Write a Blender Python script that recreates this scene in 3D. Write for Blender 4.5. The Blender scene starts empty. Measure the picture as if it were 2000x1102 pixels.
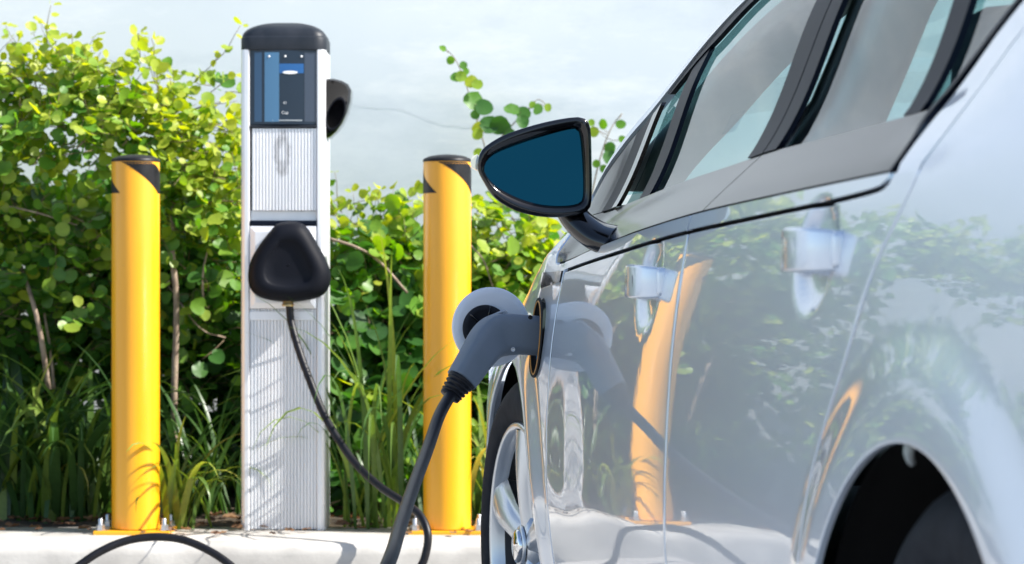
import bpy, bmesh, math, random
import numpy as np
from mathutils import Vector, Matrix, noise
R = math.radians
random.seed(7); rng = np.random.default_rng(11)
scene = bpy.context.scene
COL = scene.collection

# ------------------------------------------------------------------ camera
FPX, EYE = 5000.0, 0.85
cam_d = bpy.data.cameras.new('camera'); cam = bpy.data.objects.new('camera', cam_d); COL.objects.link(cam)
cam.location = (0, 0, EYE); cam.rotation_euler = (R(90), 0, 0)
cam_d.sensor_width = 36.0; cam_d.lens = FPX * 36.0 / 2000.0
cam_d.clip_start = 0.05; cam_d.clip_end = 2000
cam_d.dof.use_dof = True; cam_d.dof.focus_distance = 4.6; cam_d.dof.aperture_fstop = 9.0
scene.camera = cam
# ------------------------------------------------------------------ sky, sun, exposure
SUN_EL, SUN_TOWARD = 43.0, 15.0           # elevation; degrees towards the viewer from due right
w = bpy.data.worlds.new('World'); scene.world = w; w.use_nodes = True
nt = w.node_tree; bg = nt.nodes['Background']
sky = nt.nodes.new('ShaderNodeTexSky'); sky.sky_type = 'NISHITA'; sky.sun_disc = False
sky.sun_elevation = R(SUN_EL); sky.sun_rotation = R(90 + SUN_TOWARD)
nt.links.new(sky.outputs[0], bg.inputs[0]); bg.inputs[1].default_value = 0.115
sun_d = bpy.data.lights.new('sun', 'SUN'); sun_d.energy = 5.0; sun_d.angle = R(0.5); sun_d.color = (1.0, 0.955, 0.89)
sun = bpy.data.objects.new('sun', sun_d); COL.objects.link(sun)
sdir = Vector((math.cos(R(SUN_EL)) * math.cos(R(SUN_TOWARD)), -math.cos(R(SUN_EL)) * math.sin(R(SUN_TOWARD)), math.sin(R(SUN_EL))))
sun.rotation_euler = sdir.to_track_quat('Z', 'Y').to_euler(); sun.location = sdir * 30
vs = scene.view_settings
vs.view_transform = 'Standard'; vs.look = 'None'; vs.exposure = 1.0; vs.gamma = 1.0; vs.use_curve_mapping = False
scene.render.engine = 'CYCLES'
scene.cycles.max_bounces = 10; scene.cycles.transparent_max_bounces = 24

# ------------------------------------------------------------------ helpers
def link(o, parent=None):
    COL.objects.link(o)
    if parent is not None: o.parent = parent
    return o
def mesh(name, verts, faces, mat=None, parent=None, smooth=True, loc=None):
    me = bpy.data.meshes.new(name)
    me.from_pydata([tuple(map(float, v)) for v in verts], [], [tuple(map(int, f)) for f in faces])
    me.validate(); me.update()
    if smooth: me.polygons.foreach_set('use_smooth', [True] * len(me.polygons))
    if mat: me.materials.append(mat)
    o = bpy.data.objects.new(name, me)
    if loc is not None: o.location = loc
    return link(o, parent)
def from_bm(name, bm, mat, parent=None, smooth=True, loc=None):
    me = bpy.data.meshes.new(name); bm.to_mesh(me); bm.free()
    if smooth: me.polygons.foreach_set('use_smooth', [True] * len(me.polygons))
    if mat: me.materials.append(mat)
    o = bpy.data.objects.new(name, me)
    if loc is not None: o.location = loc
    return link(o, parent)
def tag(o, label=None, cat=None, group=None, kind=None):
    if label: o['label'] = label
    if cat: o['category'] = cat
    if group: o['group'] = group
    if kind: o['kind'] = kind
    return o
def empty(name, loc, rz=0.0):
    o = bpy.data.objects.new(name, None); o.location = loc; o.rotation_euler = (0, 0, rz); o.empty_display_size = .1
    return link(o)
class MB:
    """collects shapes for ONE mesh object"""
    def __init__(s): s.v = []; s.f = []
    def add(s, verts, faces, T=None):
        n = len(s.v)
        for p in verts:
            s.v.append(tuple(T @ Vector(p)) if T is not None else tuple(p))
        s.f += [tuple(i + n for i in f) for f in faces]
        return s
    def build(s, name, mat, parent=None, smooth=True, loc=None):
        return mesh(name, s.v, s.f, mat, parent, smooth, loc)
def rbox(sx, sy, sz, bev=.005, seg=2):
    bm = bmesh.new(); bmesh.ops.create_cube(bm, size=1.0)
    for v in bm.verts: v.co = Vector((v.co.x * sx, v.co.y * sy, v.co.z * sz))
    if bev > 0: bmesh.ops.bevel(bm, geom=bm.edges[:], offset=bev, segments=seg, profile=.6, affect='EDGES')
    bm.verts.index_update()
    v = [tuple(x.co) for x in bm.verts]; f = [tuple(x.index for x in q.verts) for q in bm.faces]; bm.free()
    return v, f
def T(x=0, y=0, z=0, rx=0, ry=0, rz=0):
    return Matrix.Translation((x, y, z)) @ Matrix.Rotation(rz, 4, 'Z') @ Matrix.Rotation(ry, 4, 'Y') @ Matrix.Rotation(rx, 4, 'X')
def lathe(prof, n=32, axis='Z', cap0=False, cap1=False, a0=0.0, a1=2 * math.pi):
    """prof: (r, h) list"""
    full = abs(a1 - a0 - 2 * math.pi) < 1e-6
    m = n if full else n + 1
    V = []; F = []
    for r, h in prof:
        for i in range(m):
            a = a0 + (a1 - a0) * i / n
            x, y = r * math.cos(a), r * math.sin(a)
            V.append((x, y, h) if axis == 'Z' else ((x, h, y) if axis == 'Y' else (h, x, y)))
    for j in range(len(prof) - 1):
        for i in range(n):
            k = (i + 1) % m
            F.append((j * m + i, j * m + k, (j + 1) * m + k, (j + 1) * m + i))
    if cap0: F.append(tuple(range(m)))
    if cap1: F.append(tuple(range((len(prof) - 1) * m, len(prof) * m)))
    return V, F
def catmull(pts, n):
    P = [Vector(p) for p in pts]; P = [P[0] * 2 - P[1]] + P + [P[-1] * 2 - P[-2]]
    out = []
    for i in range(1, len(P) - 2):
        a, b, c, d = P[i - 1:i + 3]
        for k in range(n):
            t = k / n
            out.append(.5 * ((2 * b) + (c - a) * t + (2 * a - 5 * b + 4 * c - d) * t * t + (3 * b - a - 3 * c + d) * t ** 3))
    out.append(P[-2]); return out
def sweep(path, prof, scale=None, up=Vector((0, 0, 1)), caps=True):
    """sweep closed 2D profile (a, b) along path; scale(i) -> (sa, sb)"""
    V = []; F = []; m = len(prof); nrm = None
    for i, p in enumerate(path):
        t = (path[min(i + 1, len(path) - 1)] - path[max(i - 1, 0)]).normalized()
        if nrm is None:
            nrm = up - t * up.dot(t)
            if nrm.length < 1e-4: nrm = Vector((1, 0, 0)) - t * t.x
        else: nrm = nrm - t * nrm.dot(t)
        nrm.normalize(); bn = t.cross(nrm)
        sa, sb = scale(i) if scale else (1, 1)
        for a, b in prof:
            V.append(tuple(p + bn * (a * sa) + nrm * (b * sb)))
    for i in range(len(path) - 1):
        for k in range(m):
            F.append((i * m + k, i * m + (k + 1) % m, (i + 1) * m + (k + 1) % m, (i + 1) * m + k))
    if caps: F.append(tuple(range(m))[::-1]); F.append(tuple(range((len(path) - 1) * m, len(path) * m)))
    return V, F
def circ(r, n=10): return [(r * math.cos(2 * math.pi * i / n), r * math.sin(2 * math.pi * i / n)) for i in range(n)]
def tube(path, r, n=8, r1=None):
    L = max(len(path) - 1, 1)
    return sweep([Vector(p) for p in path], circ(1.0, n), (lambda i: ((r + ((r1 if r1 is not None else r) - r) * i / L,) * 2)))
def pix(x, y, Y): return Vector(((x - 1000) / FPX * Y, Y, EYE - (y - 551) / FPX * Y))
def prism(outline, y0, y1, bev=0.0):
    """outline in XZ (counter-clockwise seen from -Y) extruded from y0 (front) to y1; bevelled front edge"""
    V = []; F = []; n = len(outline)
    cx = sum(p[0] for p in outline) / n; cz = sum(p[1] for p in outline) / n
    rings = []
    if bev > 0:
        k = lambda q: [(cx + (x - cx) * q, cz + (z - cz) * q) for x, z in outline]
        d = max(max(p[0] for p in outline) - cx, 1e-4)
        rings = [(k(1 - bev / d), y0), (k(1 - .3 * bev / d), y0 + .3 * bev), (outline, y0 + bev), (outline, y1)]
    else: rings = [(outline, y0), (outline, y1)]
    for o, y in rings: V += [(x, y, z) for x, z in o]
    for j in range(len(rings) - 1):
        for i in range(n):
            k2 = (i + 1) % n
            F.append((j * n + i, (j + 1) * n + i, (j + 1) * n + k2, j * n + k2))
    F.append(tuple(range(n))); F.append(tuple(range((len(rings) - 1) * n, len(rings) * n))[::-1])
    return V, F

# ------------------------------------------------------------------ materials
def mat(name, base=(.5, .5, .5), rough=.5, metal=0.0, coat=0.0, coat_rough=.03, spec=.5, trans=0.0):
    m = bpy.data.materials.new(name); m.use_nodes = True
    b = m.node_tree.nodes['Principled BSDF']
    b.inputs['Base Color'].default_value = (*base, 1); b.inputs['Roughness'].default_value = rough
    b.inputs['Metallic'].default_value = metal; b.inputs['Coat Weight'].default_value = coat
    b.inputs['Coat Roughness'].default_value = coat_rough; b.inputs['Specular IOR Level'].default_value = spec
    b.inputs['Transmission Weight'].default_value = trans
    return m
def nodes(m): return m.node_tree.nodes, m.node_tree.links, m.node_tree.nodes['Principled BSDF']
def noisy(m, c0, c1, scale=8.0, detail=6.0, bump=0.0, bscale=60.0, rough=None, lo=.35, hi=.65, stretch=(1, 1, 1)):
    """noise-driven colour between c0 and c1, plus fine bump"""
    N, L, b = nodes(m)
    tc = N.new('ShaderNodeTexCoord'); mp = N.new('ShaderNodeMapping'); mp.inputs['Scale'].default_value = stretch
    L.new(tc.outputs['Object'], mp.inputs[0])
    n1 = N.new('ShaderNodeTexNoise'); n1.inputs['Scale'].default_value = scale; n1.inputs['Detail'].default_value = detail
    L.new(mp.outputs[0], n1.inputs['Vector'])
    r = N.new('ShaderNodeValToRGB'); r.color_ramp.elements[0].position = lo; r.color_ramp.elements[1].position = hi
    r.color_ramp.elements[0].color = (*c0, 1); r.color_ramp.elements[1].color = (*c1, 1)
    L.new(n1.outputs['Fac'], r.inputs[0]); L.new(r.outputs[0], b.inputs['Base Color'])
    if rough:
        mr = N.new('ShaderNodeMapRange'); mr.inputs['To Min'].default_value = rough[0]; mr.inputs['To Max'].default_value = rough[1]
        L.new(n1.outputs['Fac'], mr.inputs['Value']); L.new(mr.outputs[0], b.inputs['Roughness'])
    if bump > 0:
        n2 = N.new('ShaderNodeTexNoise'); n2.inputs['Scale'].default_value = bscale; n2.inputs['Detail'].default_value = 5
        L.new(mp.outputs[0], n2.inputs['Vector'])
        bp = N.new('ShaderNodeBump'); bp.inputs['Strength'].default_value = bump; bp.inputs['Distance'].default_value = .01
        L.new(n2.outputs['Fac'], bp.inputs['Height']); L.new(bp.outputs[0], b.inputs['Normal'])
    return m
M = {}
M['wall'] = noisy(mat('wall_paint', rough=.75), (.62, .675, .715), (.71, .75, .78), .9, 8, .02, 120)
M['concrete'] = noisy(mat('kerb_concrete', rough=.9), (.36, .345, .32), (.58, .56, .52), 7, 12, .08, 90, lo=.3, hi=.7)
M['paving'] = noisy(mat('paving', rough=.92), (.30, .29, .28), (.40, .39, .37), 2.2, 10, .3, 140)
M['soil'] = noisy(mat('soil', rough=1.0), (.03, .022, .015), (.09, .065, .04), 25, 8, .8, 60)
M['yellow'] = noisy(mat('yellow_paint', rough=.32, coat=.35, coat_rough=.2), (.78, .34, .004), (.82, .385, .008), 5, 6, .03, 160, stretch=(1, 1, .25))
def scuffs_and_shading(m, col, scale, lo, hi, stretch=(1, 1, 1), amt=.7):
    N, L, b = nodes(m); src = b.inputs['Base Color'].links[0].from_socket
    tc = N.new('ShaderNodeTexCoord'); mp = N.new('ShaderNodeMapping'); mp.inputs['Scale'].default_value = stretch; L.new(tc.outputs['Object'], mp.inputs[0])
    nz = N.new('ShaderNodeTexNoise'); nz.inputs['Scale'].default_value = scale; nz.inputs['Detail'].default_value = 9; nz.inputs['Roughness'].default_value = .7; L.new(mp.outputs[0], nz.inputs['Vector'])
    mr = N.new('ShaderNodeMapRange'); mr.inputs['From Min'].default_value = lo; mr.inputs['From Max'].default_value = hi; mr.inputs['To Max'].default_value = amt; L.new(nz.outputs['Fac'], mr.inputs['Value'])
    mx = N.new('ShaderNodeMix'); mx.data_type = 'RGBA'; L.new(mr.outputs[0], mx.inputs[0]); L.new(src, mx.inputs[6]); mx.inputs[7].default_value = (*col, 1); L.new(mx.outputs[2], b.inputs['Base Color'])
scuffs_and_shading(M['yellow'], (.26, .15, .03), 22, .62, .74, (1, 1, .4), .6)
scuffs_and_shading(M['concrete'], (.22, .20, .18), 34, .62, .72, (1, 1, 1), .5)
scuffs_and_shading(M['concrete'], (.30, .26, .21), 2.4, .56, .74, (1, 1, 3), .6)
scuffs_and_shading(M['wall'], (.46, .52, .57), 1.6, .47, .66, (.6, 1, 1.5), .55)  # soft shadow patches and stains painted into the wall colour
scuffs_and_shading(M['wall'], (.86, .87, .86), 2.3, .52, .70, (.5, 1, 1.8), .6)  # broad paler patches in the wall colour
M['tape'] = noisy(mat('black_tape', rough=.45, spec=.25), (.005, .005, .006), (.014, .014, .016), 40, 4)
M['zinc'] = mat('zinc', (.55, .56, .58), .4, 1.0)
M['alu'] = noisy(mat('aluminium', rough=.45, metal=.45), (.74, .75, .77), (.84, .84, .85), 4, 6, .03, 200, (.38, .52), stretch=(3, 3, .4))
M['cap'] = noisy(mat('cap_plastic', rough=.45, spec=.35), (.008, .012, .018), (.018, .022, .030), 14, 8, rough=(.35, .6))
M['holster'] = mat('holster_black', (.003, .004, .008), .6, spec=.16)
M['gloss_black'] = mat('gloss_black', (.004, .004, .005), .08, spec=.4, coat=.4, coat_rough=.02)
M['rubber'] = noisy(mat('rubber', rough=.75, spec=.2), (.009, .011, .016), (.018, .020, .027), 30, 5)
M['cable'] = noisy(mat('cable_rubber', rough=.42, spec=.3), (.004, .004, .006), (.009, .009, .012), 30, 5)
M['plug'] = noisy(mat('plug_grey', rough=.5), (.14, .17, .205), (.155, .185, .225), 20, 5, .05, 300)
M['paint'] = mat('silver_paint', (.69, .77, .88), .32, .35, coat=1.0, coat_rough=.015)
M['paint'].node_tree.nodes['Principled BSDF'].inputs['Coat IOR'].default_value = 1.55
def orange_peel(m, sc, st):
    N, L, b = nodes(m); tc = N.new('ShaderNodeTexCoord'); nz = N.new('ShaderNodeTexNoise'); nz.inputs['Scale'].default_value = sc; nz.inputs['Detail'].default_value = 2
    L.new(tc.outputs['Object'], nz.inputs['Vector']); bp = N.new('ShaderNodeBump'); bp.inputs['Strength'].default_value = st; bp.inputs['Distance'].default_value = .002
    L.new(nz.outputs['Fac'], bp.inputs['Height']); L.new(bp.outputs[0], b.inputs['Coat Normal'])
orange_peel(M['paint'], 40, .015)
M['belt'] = mat('belt_black', (.006, .008, .012), .14, spec=.13)
M['frame'] = mat('frame_black', (.004, .007, .016), .45, spec=.12)
M['dark'] = mat('dark_plastic', (.010, .010, .011), .8)
M['rim'] = mat('rim_alloy', (.66, .69, .73), .34, .75, coat=.7, coat_rough=.05)
M['barrel'] = mat('barrel_grey', (.05, .052, .058), .5, .6)
M['chrome'] = mat('chrome', (.75, .76, .78), .06, 1.0)
M['mirror'] = mat('blue_mirror', (.006, .050, .075), .015, 1.0)
M['lens'] = mat('clear_lens', (.7, .72, .75), .05, .6, coat=1.0)
M['seat'] = noisy(mat('seat_fabric', rough=.9), (.05, .05, .055), (.08, .08, .085), 60, 4)
M['dash'] = mat('dash_plastic', (.035, .035, .038), .6)
M['pale'] = mat('pale_trim', (.40, .44, .46), .7)
M['lining'] = noisy(mat('lining_fabric', rough=.9), (.60, .66, .66), (.70, .75, .75), 12, 4)
M['white'] = mat('white_print', (.8, .8, .8), .5)
M['blue_print'] = mat('blue_print', (.015, .10, .28), .3)
M['port_blue'] = mat('port_blue', (.02, .20, .45), .35)
M['door_inner'] = mat('port_door_grey', (.70, .75, .82), .42, .1)
M['orange_seal'] = mat('seal_orange', (.55, .25, .05), .5)
M['screen'] = mat('screen_glass', (.012, .024, .045), .1, spec=.4)
def glass_mat(name, tint):
    m = bpy.data.materials.new(name); m.use_nodes = True
    N = m.node_tree.nodes; L = m.node_tree.links; N.clear()
    o = N.new('ShaderNodeOutputMaterial'); mx = N.new('ShaderNodeMixShader'); t = N.new('ShaderNodeBsdfTransparent')
    g = N.new('ShaderNodeBsdfGlossy'); fr = N.new('ShaderNodeFresnel')
    t.inputs[0].default_value = (*tint, 1); g.inputs['Roughness'].default_value = .005; fr.inputs[0].default_value = 1.5
    L.new(fr.outputs[0], mx.inputs[0]); L.new(t.outputs[0], mx.inputs[1]); L.new(g.outputs[0], mx.inputs[2]); L.new(mx.outputs[0], o.inputs[0])
    return m
M['glass'] = glass_mat('window_glass', (.47, .68, .68))
M['sticker'] = glass_mat('sticker_film', (.50, .85, .98))
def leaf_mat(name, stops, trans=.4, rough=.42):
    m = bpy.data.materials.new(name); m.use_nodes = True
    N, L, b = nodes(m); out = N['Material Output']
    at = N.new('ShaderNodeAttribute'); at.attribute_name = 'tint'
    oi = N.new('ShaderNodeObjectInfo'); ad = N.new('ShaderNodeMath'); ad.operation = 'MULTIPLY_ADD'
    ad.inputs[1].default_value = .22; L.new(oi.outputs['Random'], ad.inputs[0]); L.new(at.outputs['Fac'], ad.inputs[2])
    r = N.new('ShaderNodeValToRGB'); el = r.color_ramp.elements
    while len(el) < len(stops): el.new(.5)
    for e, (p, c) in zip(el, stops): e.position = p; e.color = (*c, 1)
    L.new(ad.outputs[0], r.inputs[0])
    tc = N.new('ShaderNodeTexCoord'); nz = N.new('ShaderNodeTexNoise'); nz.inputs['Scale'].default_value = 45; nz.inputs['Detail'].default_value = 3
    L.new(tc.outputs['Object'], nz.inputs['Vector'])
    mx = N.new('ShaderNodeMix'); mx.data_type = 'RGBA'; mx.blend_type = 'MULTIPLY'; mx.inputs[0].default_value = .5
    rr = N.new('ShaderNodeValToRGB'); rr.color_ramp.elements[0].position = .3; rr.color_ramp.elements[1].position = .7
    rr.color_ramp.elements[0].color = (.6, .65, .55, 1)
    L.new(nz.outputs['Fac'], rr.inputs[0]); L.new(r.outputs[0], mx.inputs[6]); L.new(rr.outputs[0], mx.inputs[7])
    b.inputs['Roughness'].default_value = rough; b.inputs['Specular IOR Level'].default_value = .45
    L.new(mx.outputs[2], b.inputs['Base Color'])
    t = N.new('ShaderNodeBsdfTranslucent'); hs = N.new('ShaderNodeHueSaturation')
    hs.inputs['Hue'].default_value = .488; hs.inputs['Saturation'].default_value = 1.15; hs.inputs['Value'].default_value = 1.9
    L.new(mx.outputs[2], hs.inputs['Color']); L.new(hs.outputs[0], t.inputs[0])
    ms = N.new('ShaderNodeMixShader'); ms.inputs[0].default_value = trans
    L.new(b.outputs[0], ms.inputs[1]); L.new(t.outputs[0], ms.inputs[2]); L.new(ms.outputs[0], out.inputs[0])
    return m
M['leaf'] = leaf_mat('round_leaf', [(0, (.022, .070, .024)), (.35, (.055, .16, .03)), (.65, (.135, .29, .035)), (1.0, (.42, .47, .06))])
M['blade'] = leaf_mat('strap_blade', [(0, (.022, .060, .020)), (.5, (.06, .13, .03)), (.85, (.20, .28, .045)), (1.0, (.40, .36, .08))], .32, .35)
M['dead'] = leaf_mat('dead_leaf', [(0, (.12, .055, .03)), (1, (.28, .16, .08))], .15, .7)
M['bark'] = noisy(mat('bark', rough=.85), (.16, .11, .08), (.34, .26, .19), 30, 6, .3, 80)
M['twig'] = noisy(mat('twig', rough=.8), (.12, .09, .05), (.24, .17, .10), 30, 4)
# faint rubbed mark on the ribbed panel of the station
def stain(m, cx, cz, rx, rz):
    N, L, b = nodes(m)
    src = b.inputs['Base Color'].links[0].from_socket
    tc = N.new('ShaderNodeTexCoord'); mp = N.new('ShaderNodeMapping'); mp.vector_type = 'POINT'
    mp.inputs['Location'].default_value = (-cx / rx, 0, -cz / rz); mp.inputs['Scale'].default_value = (1 / rx, 0, 1 / rz)
    L.new(tc.outputs['Object'], mp.inputs[0])
    ln = N.new('ShaderNodeVectorMath'); ln.operation = 'LENGTH'; L.new(mp.outputs[0], ln.inputs[0])
    nz = N.new('ShaderNodeTexNoise'); nz.inputs['Scale'].default_value = 60; L.new(tc.outputs['Object'], nz.inputs['Vector'])
    ad = N.new('ShaderNodeMath'); ad.operation = 'ADD'; L.new(ln.outputs['Value'], ad.inputs[0]); L.new(nz.outputs['Fac'], ad.inputs[1])
    r = N.new('ShaderNodeValToRGB'); e = r.color_ramp.elements
    e[0].position = .34; e[0].color = (.14, .14, .14, 1); e[1].position = .85; e[1].color = (0, 0, 0, 1)
    e.new(.62).color = (.75, .75, .75, 1)
    hf = N.new('ShaderNodeMath'); hf.operation = 'MULTIPLY'; hf.inputs[1].default_value = .5; L.new(ad.outputs[0], hf.inputs[0]); L.new(hf.outputs[0], r.inputs[0])
    mx = N.new('ShaderNodeMix'); mx.data_type = 'RGBA'; L.new(r.outputs[0], mx.inputs[0]); L.new(src, mx.inputs[6])
    mx.inputs[7].default_value = (.36, .36, .37, 1); L.new(mx.outputs[2], b.inputs['Base Color'])
M['alu_mark'] = noisy(mat('aluminium_marked', rough=.45, metal=.45), (.74, .75, .77), (.84, .84, .85), 4, 6, .03, 200, (.38, .52), stretch=(3, 3, .4))
stain(M['alu_mark'], -.002, 1.06, .022, .062)

# ------------------------------------------------------------------ setting: ground, kerb, bed, wall
KF, KT = 6.85, 0.15                       # kerb front line, kerb height
def sheet(name, x0, x1, y0, y1, z, m):
    o = mesh(name, [(x0, y0, z), (x1, y0, z), (x1, y1, z), (x0, y1, z)], [(0, 1, 2, 3)], m, smooth=False); return tag(o, kind='structure')
sheet('ground', -600, 600, -600, 600, -.004, M['paving'])
# kerb: rounded nose, slightly uneven line
V = []; F = []; prof = [(0, -.05), (0, .05), (.002, .118), (.008, .136), (.020, .147), (.036, .150), (.16, .151), (.44, .152), (.44, -.05)]
xs = np.arange(-9, 8.01, .06)
for x in xs:
    for k, (dy, z) in enumerate(prof):
        n = noise.noise((x * 3.1, dy * 9, z * 9)) * .002 + noise.noise((x * 14, dy * 40, z * 40)) * .0006
        V.append((x, KF + dy - (n if dy < .1 else 0), z + (n if z > .1 else 0)))
m_ = len(prof)
for i in range(len(xs) - 1):
    for k in range(m_ - 1): F.append((i * m_ + k, i * m_ + k + 1, (i + 1) * m_ + k + 1, (i + 1) * m_ + k))
tag(mesh('kerb', V, F, M['concrete']), kind='structure')
# planting bed
V = []; F = []; nx, ny = 120, 12
for j in range(ny + 1):
    for i in range(nx + 1):
        x = -9 + 17 * i / nx; y = KF + .43 + 1.3 * j / ny
        V.append((x, y, .145 + .05 * j / ny + .018 * noise.noise((x * 4, y * 4, 0))))
for j in range(ny):
    for i in range(nx): F.append((j * (nx + 1) + i, j * (nx + 1) + i + 1, (j + 1) * (nx + 1) + i + 1, (j + 1) * (nx + 1) + i))
tag(mesh('planting_bed', V, F, M['soil']), kind='structure')
WY = 8.5
wv, wf = rbox(17, .22, 4.3, .01, 1)
wall = MB().add(wv, wf, T(-.5, WY + .11, 2.05)).build('wall', M['wall'], smooth=False)
tag(wall, 'pale painted masonry wall behind the hedge', 'wall')
crack = [pix(x, y, WY - .001) for x, y in ((690, 205), (735, 211), (775, 212), (812, 224), (850, 240), (890, 247), (925, 250))]
crack += []
cp = catmull(crack, 6); V = []; F = []
for i, p in enumerate(cp):
    hw = .0006 + .0007 * abs(noise.noise((i * .9, 3, 1))) ; dz = .006 * noise.noise((i * .7, 0, 0))
    V += [(p.x, WY - .0012, p.z + dz - hw), (p.x, WY - .0012, p.z + dz + hw)]
for i in range(len(cp) - 1): F.append((2 * i, 2 * i + 2, 2 * i + 3, 2 * i + 1))
mesh('crack', V, F, noisy(mat('crack_dark', rough=1), (.42, .46, .49), (.60, .65, .69), 12), wall, False)

# ------------------------------------------------------------------ bollards
BR, BH = .0668, 1.043
def bollard(x, y, label, turn):
    b = empty('bollard', (x, y, KT + .002))
    tag(b, label, 'bollard', 'yellow bollards along the kerb')
    mesh('post', *lathe([(BR, .012), (BR, .3), (BR, .7), (BR, BH - .012), (BR - .001, BH - .008)], 48), M['yellow'], b)
    mesh('cap', *lathe([(BR + .0012, BH - .010), (BR + .0012, BH - .004), (BR - .003, BH), (BR * .75, BH + .006), (BR * .4, BH + .010), (.0005, BH + .012)], 48), M['tape'], b)
    zt, zb = BH - .012, BH - .098
    for c in range(2):
        V = []; F = []; n = 16; k = 10
        for j in range(k + 1):
            t = j / k
            for i in range(n + 1):
                th = R(-28 + 180 * c + 101 * t ** .8 + 76 * i / n) + turn
                rr = BR + .0009
                V.append((rr * math.sin(th), -rr * math.cos(th), zt + (zb - zt) * t))
        for j in range(k):
            for i in range(n): F.append((j * (n + 1) + i, (j + 1) * (n + 1) + i, (j + 1) * (n + 1) + i + 1, j * (n + 1) + i + 1))
        mesh('black_stripe', V, F, M['tape'], b)
    MB().add(*rbox(.212, .165, .012, .002, 1)).build('base_plate', M['yellow'], b, False, (0, 0, .004))
    for sx in (-1, 1):
        for sy in (-1, 1):
            bo = mesh('anchor_bolt', *lathe([(.0065, 0), (.0065, .032), (.005, .034)], 10, cap1=True), M['zinc'], b, loc=(sx * .088, sy * .064, .010))
            mesh('nut', *lathe([(.015, 0), (.015, .003), (.012, .0032), (.012, .014), (.010, .0155)], 6, cap1=True), M['zinc'], bo, False, (0, 0, .0008))
    return b
bollard(-1.051, 7.15, 'yellow steel bollard rising from the strap grass behind the arched cable', 0.0)
bollard(-.181, 7.15, 'yellow steel bollard between the charging station and the parked car', R(7))

# ------------------------------------------------------------------ charging station
SX, SY, SZ = -.644, 7.2, KT + .002
st = empty('charging_station', (SX, SY, SZ))
tag(st, 'slim ribbed aluminium charging station with dark domed cap and black holster', 'charging station')
z_of = lambda y: EYE - (y - 551) / 694.4 - SZ
HW, DP = .1195, .19
def rail(s):
    pr = [(.0945, .004), (.0975, .0), (.108, .001), (.1155, .006), (.1195, .016), (.1195, DP - .016), (.112, DP - .004), (.1, DP), (.0945, DP)]
    V = []; F = []; n = len(pr); zt = z_of(97)
    for z in (0, zt):
        V += [(s * x, y, z) for x, y in pr]
    for i in range(n):
        k = (i + 1) % n; F.append((i, k, n + k, n + i) if s > 0 else (k, i, n + i, n + k))
    F.append(tuple(range(n))); F.append(tuple(range(n, 2 * n)))
    o = mesh('side_rail', V, F, M['alu'], st, False); return o
rail(1); rail(-1)
def ribbed(name, x0, x1, y, z0, z1, pitch, m, depth=.0035):
    pr = []; n = int((x1 - x0) / pitch); p = (x1 - x0) / n
    for i in range(n):
        a = x0 + i * p
        pr += [(a, y + depth), (a + p * .26, y + depth), (a + p * .34, y + .001), (a + p * .46, y), (a + p * .84, y), (a + p * .96, y + .001)]
    pr.append((x1, y + depth))
    pr = [(x1, y + .012)] + pr[::-1] + [(x0, y + .012)]
    V = []; F = []; k = len(pr)
    for z in (z0, z1): V += [(x, yy, z) for x, yy in pr]
    for i in range(k): F.append(((i + 1) % k, i, k + i, k + (i + 1) % k))
    F.append(tuple(range(k))); F.append(tuple(range(k, 2 * k))[::-1])
    return mesh(name, V, F, m, st, False)
ribbed('lower_panel', -.0935, .0935, .006, .002, z_of(604), .0093, M['alu'], .006)
ribbed('upper_door', -.088, .0935, .004, z_of(411), z_of(251), .0090, M['alu_mark'], .005)
MB().add(*rbox(.187, .10, z_of(97) - .02, .002, 1)).build('core', M['frame'], st, False, (0, .075, z_of(97) / 2))
MB().add(*rbox(.186, .02, z_of(411) - z_of(431), .001, 1)).build('recess_panel', M['alu'], st, False, (.0, .030, (z_of(411) + z_of(431)) / 2))
MB().add(*rbox(.187, .022, .0145, .003, 2)).build('door_lip', M['frame'], st, False, (0, .012, z_of(436)))
MB().add(*rbox(.180, .003, .0255, .001, 1)).build('rating_plate', M['alu'], st, False, (-.004, .0035, z_of(617)))
# screen
zs0, zs1 = z_of(243), z_of(98)
V = []; F = []; n = 12
for z in (zs0, zs1):
    for i in range(n + 1):
        x = -.0935 + .187 * i / n; V.append((x, .004 - .006 * (1 - (x / .0935) ** 2), z))
for i in range(n): F.append((i, i + 1, n + 2 + i, n + 1 + i))
scr = mesh('screen', V, F, M['screen'], st)
sy = lambda x: .004 - .006 * (1 - (x / .0935) ** 2) - .0006
def decal(name, x0, x1, z0, z1, m, par):
    V = []; n = 6
    for z in (z0, z1):
        for i in range(n + 1):
            x = x0 + (x1 - x0) * i / n; V.append((x, sy(x), z))
    return mesh(name, V, [(i, i + 1, n + 2 + i, n + 1 + i) for i in range(n)], m, par)
zz = lambda yc: z_of(90 + yc * 170 / 1102)          # pixel rows of the enlarged screen
xx = lambda xc: (480 + xc * 160 / 1037 - 553) / 694.4
decal('blue_band', xx(427), xx(735), zz(345), zz(225), M['blue_print'], scr)
decal('sky_reflection_strip', xx(240), xx(425), zz(960), zz(80), mat('pale_blue_reflection', (.06, .16, .28), .15), scr)  # sky reflection on the screen, painted as a flat strip
decal('blue_reflection_strip', xx(110), xx(205), zz(960), zz(80), mat('mid_blue_reflection', (.025, .07, .14), .15), scr)  # narrower, darker blue reflection painted onto the glass
decal('grey_strip', xx(745), xx(905), zz(960), zz(80), mat('grey_film', (.04, .055, .085), .15), scr)
V, F = [], []
for i in range(20):
    a = 2 * math.pi * i / 20; x = xx(565) + .0215 * math.cos(a); V.append((x, sy(x) - .0006, zz(335) + .0045 * math.sin(a)))
mesh('oval_mark', V, [tuple(range(20))[::-1]], M['white'], scr)
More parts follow.
